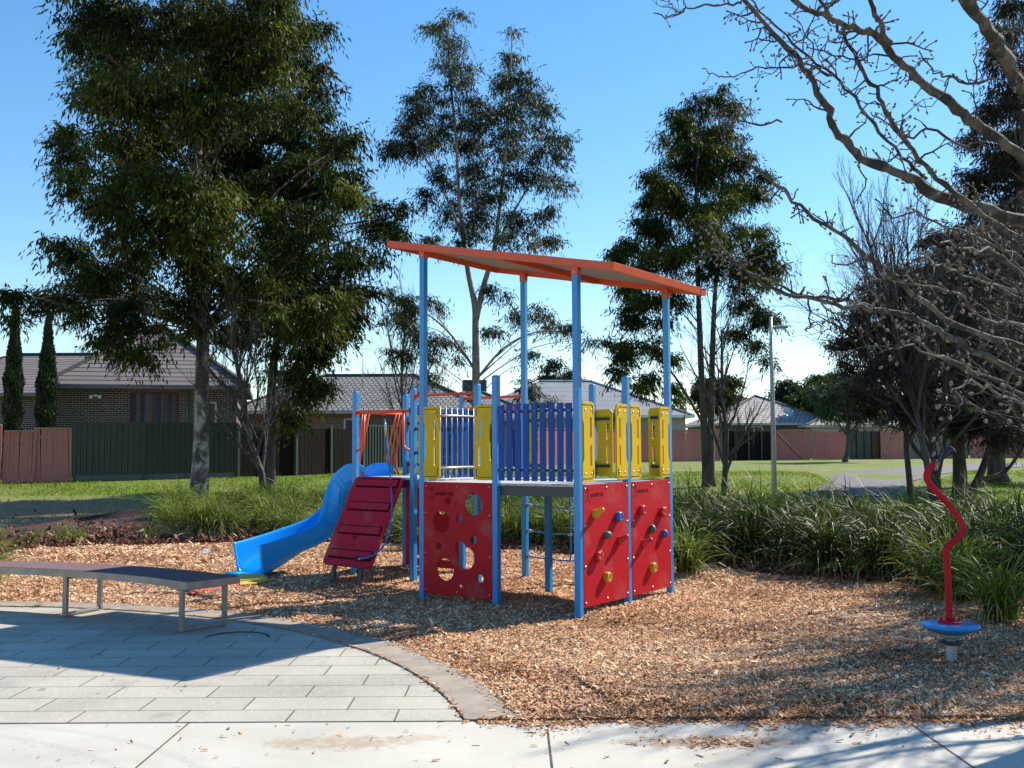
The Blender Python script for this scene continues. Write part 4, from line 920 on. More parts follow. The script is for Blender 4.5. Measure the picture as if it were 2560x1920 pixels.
def gum(name, label, Y0, stems, blobs, nclus, leafmat_, barkmat, leaf=.12, width=.026, depth=3.0, nst=7, nl=7, Lst=.55, seed=1, group=None, limb_r=.05, cat='tree', dfun=None, shell=.5, hollow=None, zmin=None):
    rn = random.Random(seed); r_ = np.random.default_rng(seed)
    nclus = int(nclus * 1.9); leaf *= 1.5; width *= 1.55; root = empty(name, stems[0][0][0]); tag(root, label, cat, group); o0 = Vector(stems[0][0][0])
    tb = MB(); S_ = []
    for pts, r0, r1 in stems:
        pts = cr([Vector(p) for p in pts], 4); S_.append(pts); n = len(pts)
        tb.tube([p - o0 for p in pts], [r0 + (r1 - r0) * (i / (n - 1)) ** .8 + (.35 * r0 * math.exp(-i * 1.6) if pts[0] is pts[0] and i < 4 and r0 > .12 else 0) for i in range(n)], 12)
    tb.build('trunk', barkmat, root)
    B = []
    for b in blobs:
        px, py, r = b[:3]; dz = b[3] if len(b) > 3 else rn.uniform(-1, 1) * depth
        Y = Y0 + dz; B.append((at(px, py, Y), r / F_PX * Y))
    tot = sum(r * r for _, r in B); lb = MB(); CL = []; CR_ = []
    for c, r in B:
        zc = c.z - .3 * r; cand = stem_at(S_, max(zmin or S_[0][0].z + 1.5, c.z - .55 * min((c.xy - p.xy).length for p in stem_at(S_, c.z)) - .4 * r)); p0 = min(cand, key=lambda p: (p - c).length)
        mid = p0.lerp(c, .5) + Vector((rn.uniform(-.2, .2), rn.uniform(-.2, .2), .12 * (p0 - c).length)); L = (p0 - c).length
        lb.tube([q - o0 for q in cr([p0, mid, c], 4)], [.75 * limb_r * max(.35, min(1.1, L / 4)) * (1 - .8 * k / 8) for k in range(9)], 6)
        k = max(2, int(nclus * r * r / tot)); u = r_.normal(0, 1, (k, 3)); u /= np.linalg.norm(u, axis=1, keepdims=True); rad = r * r_.random(k) ** shell
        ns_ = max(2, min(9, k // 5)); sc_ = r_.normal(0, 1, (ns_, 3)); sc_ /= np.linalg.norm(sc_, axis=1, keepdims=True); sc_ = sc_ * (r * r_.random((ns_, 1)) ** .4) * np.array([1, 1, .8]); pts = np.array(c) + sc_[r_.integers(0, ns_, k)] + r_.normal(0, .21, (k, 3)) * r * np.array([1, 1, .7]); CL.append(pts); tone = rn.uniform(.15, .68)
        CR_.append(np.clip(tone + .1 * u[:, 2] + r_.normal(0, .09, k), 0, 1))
        for q in pts[:max(3, k // 6)]:
            q = Vector(q); s0 = c.lerp(p0, rn.uniform(0, .35)); lb.tube([s0 - o0, (s0.lerp(q, .5) + Vector((0, 0, .08))) - o0, q - o0], [.018, .012, .006], 4, False)
    lb.build('limbs', barkmat, root)
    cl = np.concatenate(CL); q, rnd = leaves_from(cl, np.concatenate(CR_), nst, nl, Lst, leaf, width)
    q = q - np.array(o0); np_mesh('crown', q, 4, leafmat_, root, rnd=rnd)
    return root
def g(px, py): return ground_px(px, py)
def dp(l): return [(x * 1.1573, y * 1.1573, r * 1.1573, *z) for x, y, r, *z in l]
# big gum, left
b0 = g(497, 1234); Yb = b0.y
st = [([b0 - Vector((0, 0, .15)), at(503, 1100, Yb), at(505, 940, Yb), at(508, 800, Yb), at(505, 600, Yb), at(495, 400, Yb), at(500, 200, Yb + .3), at(505, -120, Yb)], .245, .08)]
bl = dp([(180, 30, 75), (260, 40, 100), (370, 20, 110), (480, 30, 110), (590, 30, 95), (660, 60, 55), (220, 120, 80), (330, 120, 110), (450, 120, 120), (570, 130, 110), (650, 140, 60), (190, 190, 60), (280, 220, 90), (400, 220, 120), (520, 220, 120), (630, 220, 90), (690, 240, 40),
  (145, 300, 45), (180, 330, 55), (150, 380, 50), (250, 300, 75), (360, 320, 110), (480, 320, 120), (600, 320, 110), (700, 330, 75), (750, 310, 40), (260, 380, 75, -2.8), (340, 420, 95, -3.2), (440, 430, 95, -3), (540, 430, 100), (650, 420, 100), (740, 400, 65), (770, 430, 45),
  (215, 450, 55, -2), (300, 500, 100, -3), (400, 520, 100, -3.2), (480, 500, 75, -3.4), (590, 520, 100), (700, 510, 85), (790, 480, 50), (840, 470, 45), (860, 500, 30), (150, 550, 45), (200, 580, 80), (290, 600, 95), (400, 610, 90, -2.5), (500, 600, 80, -2), (600, 600, 90), (700, 590, 80), (780, 560, 45),
  (40, 650, 40), (100, 650, 45), (165, 650, 60), (240, 680, 65), (310, 680, 50), (560, 670, 75), (640, 670, 80), (710, 650, 70), (770, 620, 45), (25, 700, 28, 0), (215, 740, 35), (260, 760, 40), (300, 770, 32), (345, 720, 30), (480, 690, 55, -2), (390, 690, 40, -2.2)])
gum('gum_tree', 'tallest gum tree with mottled trunk left of the slide', Yb, st, bl, 1750, M['euc_leaf'], M['gum_bark'], .135, .03, 3.2, 8, 7, .62, seed=4, limb_r=.06, zmin=at(500, 830, Yb).z)
# second gum behind it (low yellowish foliage)
b0 = g(672, 1242); Yc = b0.y + 3; b0 = Vector((at(672, 1242, Yc).x, Yc, gz(0, Yc)))
st = [([b0 - Vector((0, 0, .1)), at(675, 1100, Yc), at(680, 950, Yc), at(700, 780, Yc), at(710, 600, Yc), at(705, 400, Yc)], .2, .05)]
bl = dp([(620, 740, 60), (690, 750, 60), (740, 700, 50), (600, 810, 45), (660, 830, 55), (640, 880, 45), (760, 650, 45), (690, 680, 60), (600, 640, 70), (520, 740, 40), (640, 600, 60)])
gum('gum_tree', 'gum tree with dark leaning trunk and yellowish hanging leaves behind the small bare tree', Yc, st, bl, 230, M['euc_leaf'], M['rough_bark'], .14, .032, 1.5, 7, 7, .6, seed=9, limb_r=.05)
# centre gum behind tower
Ye = 31.; b0 = at(1190, 1225, Ye); b0.z = gz(0, Ye)
st = [([b0, at(1189, 1080, Ye), at(1190, 960, Ye), at(1189, 830, Ye), at(1187, 765, Ye), at(1172, 690, Ye), at(1160, 610, Ye), at(1148, 500, Ye), at(1140, 350, Ye), at(1122, 150, Ye), at(1120, 50, Ye)], .17, .02),
      ([at(1189, 800, Ye), at(1212, 705, Ye), at(1232, 640, Ye), at(1247, 540, Ye), at(1262, 400, Ye), at(1275, 200, Ye), at(1280, 90, Ye)], .11, .015),
      ([at(1235, 625, Ye), at(1290, 520, Ye), at(1340, 430, Ye), at(1370, 330, Ye)], .05, .012), ([at(1160, 600, Ye), at(1110, 480, Ye), at(1060, 390, Ye), at(1010, 330, Ye)], .05, .012),
      ([at(1190, 930, Ye), at(1130, 840, Ye), at(1060, 780, Ye), at(990, 760, Ye)], .05, .012), ([at(1190, 950, Ye), at(1260, 870, Ye), at(1340, 830, Ye), at(1420, 830, Ye)], .045, .012)]
bl = [(1110, 60, 38), (1150, 40, 25), (1080, 70, 22), (1115, 120, 48), (1130, 190, 60), (1285, 80, 20), (1275, 140, 36), (1265, 200, 50), (1300, 220, 48), (1050, 230, 42), (1025, 290, 55), (1100, 260, 50), (1180, 250, 50), (1250, 280, 70), (1330, 260, 50), (1370, 290, 40), (1000, 350, 50), (975, 370, 35), (1060, 360, 60), (1140, 330, 65), (1210, 350, 65), (1290, 350, 65), (1370, 370, 50), (1405, 330, 35), (1410, 400, 35), (1100, 440, 45), (1170, 440, 60), (1240, 450, 60), (1310, 450, 55), (1380, 450, 45), (1060, 480, 38), (1130, 530, 50), (1210, 530, 55), (1290, 540, 50), (1360, 530, 40), (1090, 590, 40), (1170, 600, 45), (1260, 610, 40), (1385, 600, 38), (1330, 600, 30),
      (985, 740, 40), (1030, 760, 40), (990, 810, 50), (1050, 830, 45), (1010, 880, 40), (1090, 750, 32), (1100, 850, 38), (1150, 880, 30), (1080, 920, 32), (1250, 745, 38), (1280, 790, 35), (1240, 830, 30), (1350, 790, 38), (1390, 820, 34), (1430, 830, 30), (1460, 850, 24), (1330, 880, 32), (1380, 900, 25), (1340, 970, 40), (1370, 1010, 30), (1300, 990, 25)]
gum('gum_tree', 'open twin spired gum tree with pale forked trunk behind the tower roof', Ye, st, bl, 820, M['euc_leaf2'], M['smooth_bark'], .12, .022, 1.6, 6, 6, .5, seed=21, limb_r=.035, shell=.6)
# right gum
Yr = 30.6; b0 = at(1768, 1200, Yr); b0.z = gz(b0.x, Yr)
st = [([b0 - Vector((0, 0, .1)), at(1762, 1100, Yr), at(1752, 900, Yr), at(1745, 700, Yr), at(1740, 500, Yr), at(1750, 300, Yr)], .15, .03), ([b0 - Vector((-.1, 0, .1)), at(1778, 1050, Yr), at(1782, 850, Yr), at(1790, 700, Yr), at(1805, 500, Yr), at(1810, 320, Yr)], .13, .03), ([at(1758, 1060, Yr), at(1700, 960, Yr), at(1650, 900, Yr), at(1600, 870, Yr)], .05, .02)]
bl = [(1735, 275, 38), (1790, 250, 40), (1830, 270, 34), (1700, 320, 45), (1760, 330, 60), (1825, 340, 50), (1680, 370, 42), (1650, 430, 50), (1720, 420, 65), (1790, 420, 65), (1850, 410, 48), (1630, 500, 48), (1690, 500, 60), (1760, 510, 70), (1830, 500, 60), (1880, 480, 42), (1900, 440, 28), (1610, 560, 45), (1670, 580, 60), (1740, 590, 60), (1820, 590, 60), (1885, 570, 40), (1570, 620, 45), (1620, 650, 55), (1690, 660, 55), (1770, 660, 50), (1850, 660, 55), (1910, 640, 45), (1560, 640, 28), (1580, 720, 50), (1640, 740, 45), (1690, 740, 40), (1900, 700, 45), (1850, 740, 42), (1940, 680, 28), (1580, 790, 40), (1630, 800, 38), (1920, 790, 35), (1880, 800, 34), (1540, 860, 38), (1590, 880, 42), (1650, 860, 35), (1560, 930, 32), (1620, 940, 34), (1670, 910, 28), (1690, 990, 35), (1600, 975, 25), (1900, 860, 28), (1910, 910, 22), (1820, 830, 34)]
gum('gum_tree', 'dense rounded gum tree with twin trunks right of the tower', Yr, st, bl, 950, M['acacia_leaf'], M['rough_bark'], .13, .024, 2.0, 7, 6, .5, seed=33, limb_r=.035, zmin=at(1700, 900, Yr).z)
# tall dark gum at right edge
Yk = 31.; b0 = at(2494, 1200, Yk); b0.z = gz(0, Yk)
st = [([b0, at(2490, 1100, Yk), at(2500, 900, Yk), at(2540, 600, Yk), at(2560, 300, Yk), at(2570, 0, Yk)], .3, .08)]
bl = [(2520, 90, 60), (2560, 180, 80), (2500, 260, 60), (2440, 330, 40), (2500, 400, 80), (2570, 380, 90), (2430, 470, 50), (2480, 540, 80), (2560, 560, 90), (2420, 620, 60), (2500, 680, 90), (2400, 740, 70), (2560, 760, 90), (2450, 840, 80), (2540, 880, 90), (2380, 860, 60), (2600, 1000, 70), (2540, 1030, 50), (2620, 250, 90), (2640, 500, 100), (2640, 750, 100), (2560, 20, 60)]
gum('gum_tree', 'tall dark gum tree filling the right edge behind the bare branches', Yk, st, bl, 850, M['dark_leaf'], M['rough_bark'], .15, .03, 2.5, 7, 6, .6, seed=41, limb_r=.07)
# dense dark multi stemmed tree, right
Ym = 22.5; b0 = at(2395, 1262, Ym); b0.z = gz(0, Ym)
st = [([b0, at(2400, 1200, Ym), at(2395, 1100, Ym), at(2385, 950, Ym), at(2380, 800, Ym), at(2400, 650, Ym)], .2, .05), ([b0 + Vector((.1, .1, 0)), at(2440, 1210, Ym), at(2470, 1130, Ym), at(2500, 1000, Ym), at(2530, 850, Ym)], .12, .03), ([at(2395, 1120, Ym), at(2350, 1030, Ym), at(2290, 940, Ym), at(2240, 840, Ym), at(2200, 760, Ym)], .09, .02),
      ([at(2400, 1060, Ym), at(2430, 950, Ym), at(2460, 800, Ym)], .07, .02), ([at(2440, 1200, Ym), at(2510, 1180, Ym), at(2560, 1110, Ym), at(2600, 1000, Ym)], .06, .02)]
bl = [(2130, 800, 35), (2160, 850, 50), (2210, 800, 60), (2220, 900, 65), (2280, 840, 75), (2290, 740, 70), (2350, 660, 60), (2370, 780, 80), (2360, 900, 80), (2300, 960, 55), (2440, 700, 80), (2450, 830, 90), (2460, 940, 80), (2400, 620, 50), (2530, 760, 90), (2540, 900, 90), (2520, 1010, 60), (2230, 1000, 45), (2180, 930, 40), (2570, 1050, 60), (2480, 600, 60), (2100, 860, 22), (2250, 1035, 42), (2330, 1040, 50), (2420, 1050, 45), (2150, 980, 35), (2190, 1010, 35), (2320, 1000, 60), (2500, 1080, 45), (2560, 950, 70), (2180, 740, 40), (2250, 690, 45), (2330, 600, 45), (2140, 900, 40)]
gum('dark_tree', 'dark multi stemmed tree with rough bark behind the spinner', Ym, st, bl, 1150, M['dark_leaf'], M['rough_bark'], .085, .018, 2.2, 8, 6, .42, seed=51, limb_r=.04)
# distant trees
def far_tree(px, py_top, r, Y, label, mat, n=120, seed=1, leaf=.3, trunk=True, wide=1.0):
    b = at(px, 1150, Y); b.z = gz(b.x, Y) - .1; top = at(px, py_top, Y); H = top.z - b.z; rp = r; rn = random.Random(seed)
    cy = py_top + rp; bl = [(px + rn.uniform(-.8, .8) * rp * wide, py_top + rp * .5 + rn.random() * rp * 1.3, rp * .45, rn.uniform(-1, 1) * rp / F_PX * Y * .7) for _ in range(14)]
    st = [([b, b.lerp(top, .3), b.lerp(top, .6), b.lerp(top, .85)], .12, .04)]
    return gum('distant_tree', label, Y, st, bl, n, mat, M['twig'], leaf, leaf * .28, 1, 7, 6, leaf * 3, seed=seed, limb_r=.05)
far_tree(1977, 940, 45, 90, 'small round blue green tree far beyond the roofs', M['euc_leaf2'], 160, 61, .3)
far_tree(2090, 900, 90, 75, 'broad olive tree beyond the fence right of the lamp post', M['acacia_leaf'], 260, 62, .26)
far_tree(1385, 905, 60, 85, 'grey green tree behind the metal roof right of the tower post', M['euc_leaf2'], 150, 66, .28)
far_tree(1830, 965, 55, 85, 'brownish round tree above the tiled roof behind the twin trunk gum', M['dark_leaf'], 200, 63, .26)
far_tree(1800, 925, 50, 70, 'dark shrubby tree behind the fence beside the twin trunks', M['acacia_leaf'], 160, 64, .24)
far_tree(1535, 1010, 45, 60, 'light green shrub seen between the yellow hand panels', M['bright_leaf'], 160, 65, .16)
far_tree(2290, 985, 70, 85, 'dull green tree mass beyond the roofs behind the dark tree', M['acacia_leaf'], 220, 67, .28)
far_tree(2470, 960, 80, 90, 'farthest dull green tree at the right behind the dark gum', M['acacia_leaf'], 220, 68, .3)
far_tree(2610, 960, 80, 85, 'olive tree just past the right frame edge', M['acacia_leaf'], 200, 69, .3)
# small rounded tree in front of far fence
Yq = 56.; b0 = at(2113, 1163, Yq); b0.z = gz(0, Yq) - .06
st = [([b0, at(2118, 1130, Yq), at(2120, 1085, Yq), at(2110, 1000, Yq)], .17, .05), ([at(2120, 1090, Yq), at(2150, 1050, Yq), at(2170, 1000, Yq)], .09, .03), ([at(2120, 1090, Yq), at(2080, 1040, Yq), at(2060, 1000, Yq)], .08, .03), ([at(2120, 1085, Yq), at(2130, 1020, Yq), at(2140, 970, Yq)], .07, .03)]
gum('round_tree', 'small round topped tree with spreading stems in front of the far red fence', Yq, st, [(2060, 990, 35), (2100, 965, 42), (2140, 970, 42), (2180, 1000, 35), (2110, 1010, 40), (2150, 1020, 35), (2060, 1030, 22), (2195, 1040, 22)], 260, M['bright_leaf'], M['twig'], .2, .04, 1.2, 7, 6, .5, seed=71, limb_r=.04)
# cypresses
def cypress(px, py_top, Y, half, label):
    b = at(px, 1100, Y); b.z = gz(b.x, Y); top = at(px, py_top, Y).z; H = top - b.z; root = empty('cypress', b); tag(root, label, 'cypress', 'pencil cypresses by the brick house')
    MB().tube([(0, 0, -.1), (0, 0, H * .7)], [.09, .03], 8).build('trunk', M['rough_bark'], root)
    n = 15000; z = RNG.random(n) ** .85; rad = half * np.minimum(1, np.minimum(z * 8 + .5, (1 - z) * 2.2 + .06)) * (1 + .18 * np.sin(z * 37) * RNG.random(n)); a = RNG.uniform(0, 6.28, n); rr_ = rad * np.sqrt(RNG.uniform(.25, 1.05, n))
    P = np.stack([rr_ * np.cos(a), rr_ * np.sin(a), z * H], -1); d = np.stack([np.cos(a) * .25, np.sin(a) * .25, np.ones(n)], -1) + RNG.normal(0, .2, (n, 3)); d /= np.linalg.norm(d, axis=1, keepdims=True)
    s = np.cross(d, RNG.normal(0, 1, (n, 3))); s /= np.linalg.norm(s, axis=1, keepdims=True); l = .15; w2 = .03
    np_mesh('crown', np.stack([P, P + d * l * .5 + s * w2, P + d * l, P + d * l * .5 - s * w2], 1).reshape(-1, 3), 4, M['cypress_leaf'], root, rnd=np.clip(.5 + .4 * np.sin(a * 3 + z * 30) + RNG.normal(0, .2, n), 0, 1))
cypress(30, 770, 36.5, .3, 'pencil cypress nearest the left frame edge'); cypress(114, 785, 36.5, .33, 'pencil cypress at the corner of the brown brick house')

# ---- bare trees
def bare(name, label, base, H, lean=(0, 0), nmain=10, spread=.45, r0=.09, seed=1, first=.22, levels=3, kids=(7, 6), updir=.5, mat='twig', group=None, lenf=.5, twig=.5, single=True):
    rn = random.Random(seed); root = empty(name, base); tag(root, label, 'bare tree', group); tk = MB(); bm = MB()
    def grow(p, d, L, r, lev, m):
        n = 5 if lev < 2 else 4; pts = [p]; rs = [r]; q = p.copy(); dd = d.copy()
        for k in range(n):
            dd = (dd + Vector((rn.gauss(0, .10), rn.gauss(0, .10), updir * .16 + rn.gauss(0, .05)))).normalized(); q = q + dd * L / n; pts.append(q.copy()); rs.append(r * (1 - .72 * (k + 1) / n))
        m.tube(pts, rs, 8 if lev == 0 else (5 if lev == 1 else 3), False)
        if lev >= levels: return
        kk = kids[min(lev - 1, len(kids) - 1)] if lev > 0 else nmain
        for c in range(kk):
            t = (first if lev == 0 else .18) + (1 - (first if lev == 0 else .18)) * (c + rn.random() * .8) / kk; t = min(t, .98); i = int(t * n); f = t * n - i; pp = pts[i].lerp(pts[min(i + 1, n)], f); ax = (pts[min(i + 1, n)] - pts[i]).normalized()
            az = rn.uniform(0, 6.28) if lev else c * 2.4 + rn.uniform(-.4, .4); o_ = ax.orthogonal().normalized(); o_ = Matrix.Rotation(az, 3, ax) @ o_
            sp_a = spread * (1.15 if lev == 0 else 1) * rn.uniform(.7, 1.3); nd = (ax * math.cos(sp_a) + o_ * math.sin(sp_a)).normalized()
            LL = L * lenf * (1.25 - .7 * t if lev == 0 else 1.05 - .5 * t) * rn.uniform(.75, 1.2); rr2 = max(.0035, rs[i] * (.55 if lev == 0 else .5))
            grow(pp, nd, LL, rr2, lev + 1, bm)
    grow(Vector((0, 0, -.1)), Vector((lean[0], lean[1], 1)).normalized(), H * .82, r0, 0, tk)
    tk.build('trunk', M[mat], root); bm.build('branches', M[mat], root); return root
p = g(665, 1267); bare('bare_tree', 'small bare grey tree with pale trunk in the tussocks behind the slide', p, 5.4, (.0, 0), 19, .5, .095, 5, .2, 3, (9, 8), .9, 'pear_bark', lenf=.5)
p = g(1808, 1230); bare('bare_tree', 'dark slender bare tree right beside the twin trunk gum', p, 5.6, (.0, 0), 16, .5, .085, 6, .12, 3, (8, 7), .7, 'twig', lenf=.48)
p = at(2060, 1230, 19.5); p.z = gz(0, 19.5); bare('bare_tree', 'upright bare tree against the sky left of the dark multi stemmed tree', Vector((9.6, 24, .2)), 8.3, (-.02, 0), 20, .42, .085, 8, .2, 3, (9, 7), 1.0, 'rough_bark', lenf=.45)
bare('bare_tree', 'upright bare tree whose twigs rise highest above the dark tree', Vector((8.6, 20.3, .15)), 7.6, (.0, 0), 20, .38, .08, 12, .25, 3, (9, 7), 1.1, 'rough_bark', lenf=.45)
bare('bare_tree', 'feathery bare tree behind the left posts of the tower', Vector((at(1000, 1150, 46).x, 46, .6)), 8.8, (.03, 0), 18, .4, .12, 14, .15, 3, (8, 6), 1.0, 'twig', lenf=.5)
bare('bare_tree', 'pale bare tree in front of the grey metal roof', Vector((at(1090, 1150, 50).x, 50, .6)), 6.2, (.0, 0), 14, .45, .1, 15, .15, 3, (7, 6), .9, 'twig', lenf=.5)
bare('bare_tree', 'bare tree in the background left of the orange roof tip', Vector((at(930, 1150, 52).x, 52, .6)), 5.6, (.0, 0), 14, .45, .1, 16, .15, 3, (7, 5), .9, 'twig', lenf=.5)
bare('bare_tree', 'twiggy dark bare tree mixed with the multi stemmed tree behind the spinner', Vector((9.2, 21.5, .15)), 6.4, (.0, 0), 24, .75, .1, 29, .12, 3, (11, 9), .5, 'rough_bark', lenf=.6)
bare('bare_tree', 'wide twiggy bare tree at the right edge behind the hedge', Vector((11.4, 20.0, .15)), 6.4, (.0, 0), 24, .75, .1, 30, .12, 3, (11, 9), .5, 'rough_bark', lenf=.6)
# trees standing just outside the frame on the right, casting the branch shadows
bare('bare_tree', 'bare tree just outside the frame beyond the spinner', Vector((7.6, 9.8, 0)), 6.4, (0, 0), 22, .55, .13, 17, .22, 3, (10, 8), .7, 'pear_bark', lenf=.52)
bare('bare_tree', 'bare tree outside the frame near the path', Vector((5.6, 7.2, 0)), 5.6, (0, 0), 14, .6, .12, 18, .3, 3, (8, 6), .6, 'pear_bark', lenf=.5)
bare('bare_tree', 'bare tree outside the frame to the far right', Vector((9.0, 12.8, 0)), 7.5, (0, 0), 34, .55, .14, 19, .2, 3, (10, 8), .7, 'pear_bark', lenf=.52)

bare('bare_tree', 'bare tree outside the frame behind the right end of the hedge', Vector((8.9, 11.0, 0)), 6.6, (0, 0), 34, .6, .13, 23, .2, 3, (11, 9), .6, 'pear_bark', lenf=.55)
# ---- near pear branches reaching in from the right
pear = empty('pear_tree', (3.9, 6.0, 0)); tag(pear, 'leafless pear tree whose knobbly branches reach in from the right', 'bare tree')
po = Vector((3.9, 6.0, 0)); rp_ = random.Random(77)
tk = MB(); tk.tube([Vector((0, 0, -.1)), Vector((.02, .02, .8)), Vector((0, 0, 1.5)), Vector((-.05, .0, 2.1))], [.12, .1, .09, .08], 12); tk.build('trunk', M['pear_bark'], pear)
def spl(P, n=5): return cr([Vector(p) for p in P], n)
BRS = [  # disp px polyline (tip first), depth tip, depth root, r tip, r root, spur density
 ([(1590, -30), (1640, 45), (1700, 105), (1745, 160), (1790, 240), (1812, 290), (1850, 330), (1905, 360), (1960, 385), (2030, 425), (2110, 450), (2212, 480), (2330, 545), (2470, 620)], 5.2, 5.6, .018, .07, 1.),
 ([(1740, -30), (1790, 30), (1822, 75), (1850, 130), (1880, 180), (1915, 240), (1960, 310), (2010, 370), (2080, 430), (2180, 500), (2300, 560)], 5.0, 5.4, .013, .03, .8),
 ([(1608, -20), (1660, 40), (1730, 110), (1800, 160), (1850, 215), (1900, 285), (1960, 350), (2000, 385)], 5.3, 5.5, .008, .02, 1.),
 ([(1690, -30), (1730, 15), (1795, 40), (1855, 60), (1890, 75), (1930, 120), (1975, 165), (2030, 205), (2080, 245), (2140, 290), (2220, 350), (2340, 470)], 4.6, 5.4, .02, .055, .7),
 ([(1868, -30), (1890, 20), (1905, 65), (1925, 95)], 4.7, 4.8, .02, .026, .3),
 ([(2050, -60), (2110, 30), (2150, 90), (2185, 150), (2240, 240), (2330, 400)], 4.2, 5.4, .045, .065, .8),
 ([(1562, 262), (1572, 300), (1592, 330), (1632, 362), (1668, 395), (1702, 422), (1758, 470), (1820, 510), (1880, 560), (1930, 600), (1990, 650), (2060, 700), (2180, 740), (2330, 760)], 4.9, 5.3, .006, .03, 1.),
 ([(1540, 545), (1580, 560), (1610, 585), (1660, 620), (1720, 640), (1800, 655), (1880, 665), (1950, 680), (2000, 700), (2060, 735), (2130, 770), (2230, 820), (2350, 860)], 4.5, 4.9, .006, .035, 1.1),
 ([(1510, 470), (1545, 510), (1570, 550), (1600, 578), (1650, 600), (1710, 625), (1740, 640), (1830, 650), (1900, 668)], 4.6, 4.8, .005, .016, 1.1),
 ([(1412, 28), (1450, 35), (1480, 22), (1520, 14), (1560, 10), (1602, 5)], 5.2, 5.2, .006, .011, 1.6),
 ([(1520, 148), (1548, 165), (1590, 162), (1640, 148), (1690, 150), (1745, 140), (1800, 165)], 5.3, 5.3, .005, .009, 1.4),
 ([(1530, 235), (1560, 265), (1600, 258), (1640, 268), (1690, 262)], 5.2, 5.2, .005, .009, 1.6),
 ([(1700, 75), (1740, 95), (1790, 115), (1850, 130), (1900, 118), (1950, 130)], 5.1, 5.1, .005, .009, 1.3),
 ([(1990, 110), (2010, 150), (2050, 165), (2100, 180), (2150, 170)], 4.8, 4.8, .006, .012, 1.2),
 ([(1880, 240), (1920, 270), (1960, 290), (2020, 285), (2100, 330)], 4.7, 4.8, .005, .012, 1.2),
 ([(1890, 430), (1930, 470), (1980, 460), (2040, 490), (2110, 510), (2212, 560)], 4.2, 4.6, .005, .012, 1.4),
 ([(1900, 760), (1960, 750), (2020, 770), (2100, 800), (2212, 850)], 3.6, 4.2, .004, .012, 1.6),
 ([(1950, 600), (2010, 620), (2070, 640), (2130, 690), (2212, 700)], 3.4, 4.0, .005, .012, 1.8),
 ([(1980, 560), (2040, 575), (2100, 600), (2212, 640), (2300, 660)], 3.6, 4.2, .005, .013, 1.8),
 ([(2060, 840), (2110, 830), (2160, 850), (2212, 880)], 3.0, 3.4, .005, .01, 1.8),
 ([(2030, 520), (2080, 540), (2150, 545), (2212, 590)], 3.2, 3.8, .005, .01, 1.8),
 ([(1860, 560), (1880, 620), (1930, 690), (1990, 740), (2080, 800), (2212, 870)], 4.4, 4.7, .004, .012, .8)]
for P, d0, d1, r0_, r1_, dens in BRS:
    n = len(P); W3 = [atd(x, y, d0 + (d1 - d0) * i / (n - 1)) - po for i, (x, y) in enumerate(P)]; f = spl(W3, 4); m = MB(); nf = len(f)
    f = [p + Vector((rp_.gauss(0, .006), rp_.gauss(0, .006), rp_.gauss(0, .006))) for p in f]
    m.cur = 0; rs = [.57 * (r0_ + (r1_ - r0_) * i / (nf - 1)) * rp_.uniform(.84, 1.2) for i in range(nf)]; m.tube(f, rs, 10)
    # spurs
    dens *= (1.8 if dens < 1.35 else 1.1)
    tl = sum((a - b).length for a, b in zip(f, f[1:])); ns_ = int(tl * 11 * dens)
    for k in range(ns_):
        m.cur = 0; i = rp_.randrange(nf - 1); a = f[i].lerp(f[i + 1], rp_.random()); ax = (f[i + 1] - f[i]).normalized(); o_ = Matrix.Rotation(rp_.uniform(0, 6.28), 3, ax) @ ax.orthogonal().normalized()
        big = rp_.random() < .3; L = rp_.uniform(.1, .32) if big else rp_.uniform(.02, .09); d = (o_ - ax * rp_.uniform(-.2, .7)).normalized(); q = a; pts = [q]; st_ = 7 if big else 3; rr0 = min(.0055, rs[i] * .6) if big else min(.0048, rs[i] * .7)
        for s in range(st_):
            d = (d + Vector((rp_.gauss(0, .45), rp_.gauss(0, .45), rp_.gauss(.06, .45)))).normalized(); q = q + d * L / st_; pts.append(q)
        m.tube(pts, [rr0 * (1 - .5 * s / st_) * rp_.uniform(.85, 1.25) for s in range(st_ + 1)], 6)
        tips = [(pts[-1], d)]
        if big:
            for s in range(2, st_, 1):
                if rp_.random() < .75:
                    dd = (Matrix.Rotation(rp_.uniform(0, 6.28), 3, d) @ d.orthogonal().normalized() + d * .5).normalized(); b_e = pts[s] + dd * rp_.uniform(.02, .07); m.tube([pts[s], pts[s].lerp(b_e, .5) + Vector((0, 0, .004)), b_e], [rr0 * .6, rr0 * .5, rr0 * .4], 5); tips.append((b_e, dd))
        m.cur = 1
        for tp, dd in tips: m.tube([tp, tp + dd * .005, tp + dd * .012, tp + dd * .017], [.0035, .0058, .005, .001], 5, False)
        if rp_.random() < .05: 
            c = pts[-1] + Vector((0, 0, -.03)); m.tube([pts[-1], c], .0015, 4, False); m.lathe([(0, -.009), (.006, -.006), (.009, 0), (.006, .006), (0, .009)], Matrix.Translation(c), 10)
    m.build('branch', [M['pear_bark'], M['bud']], pear)

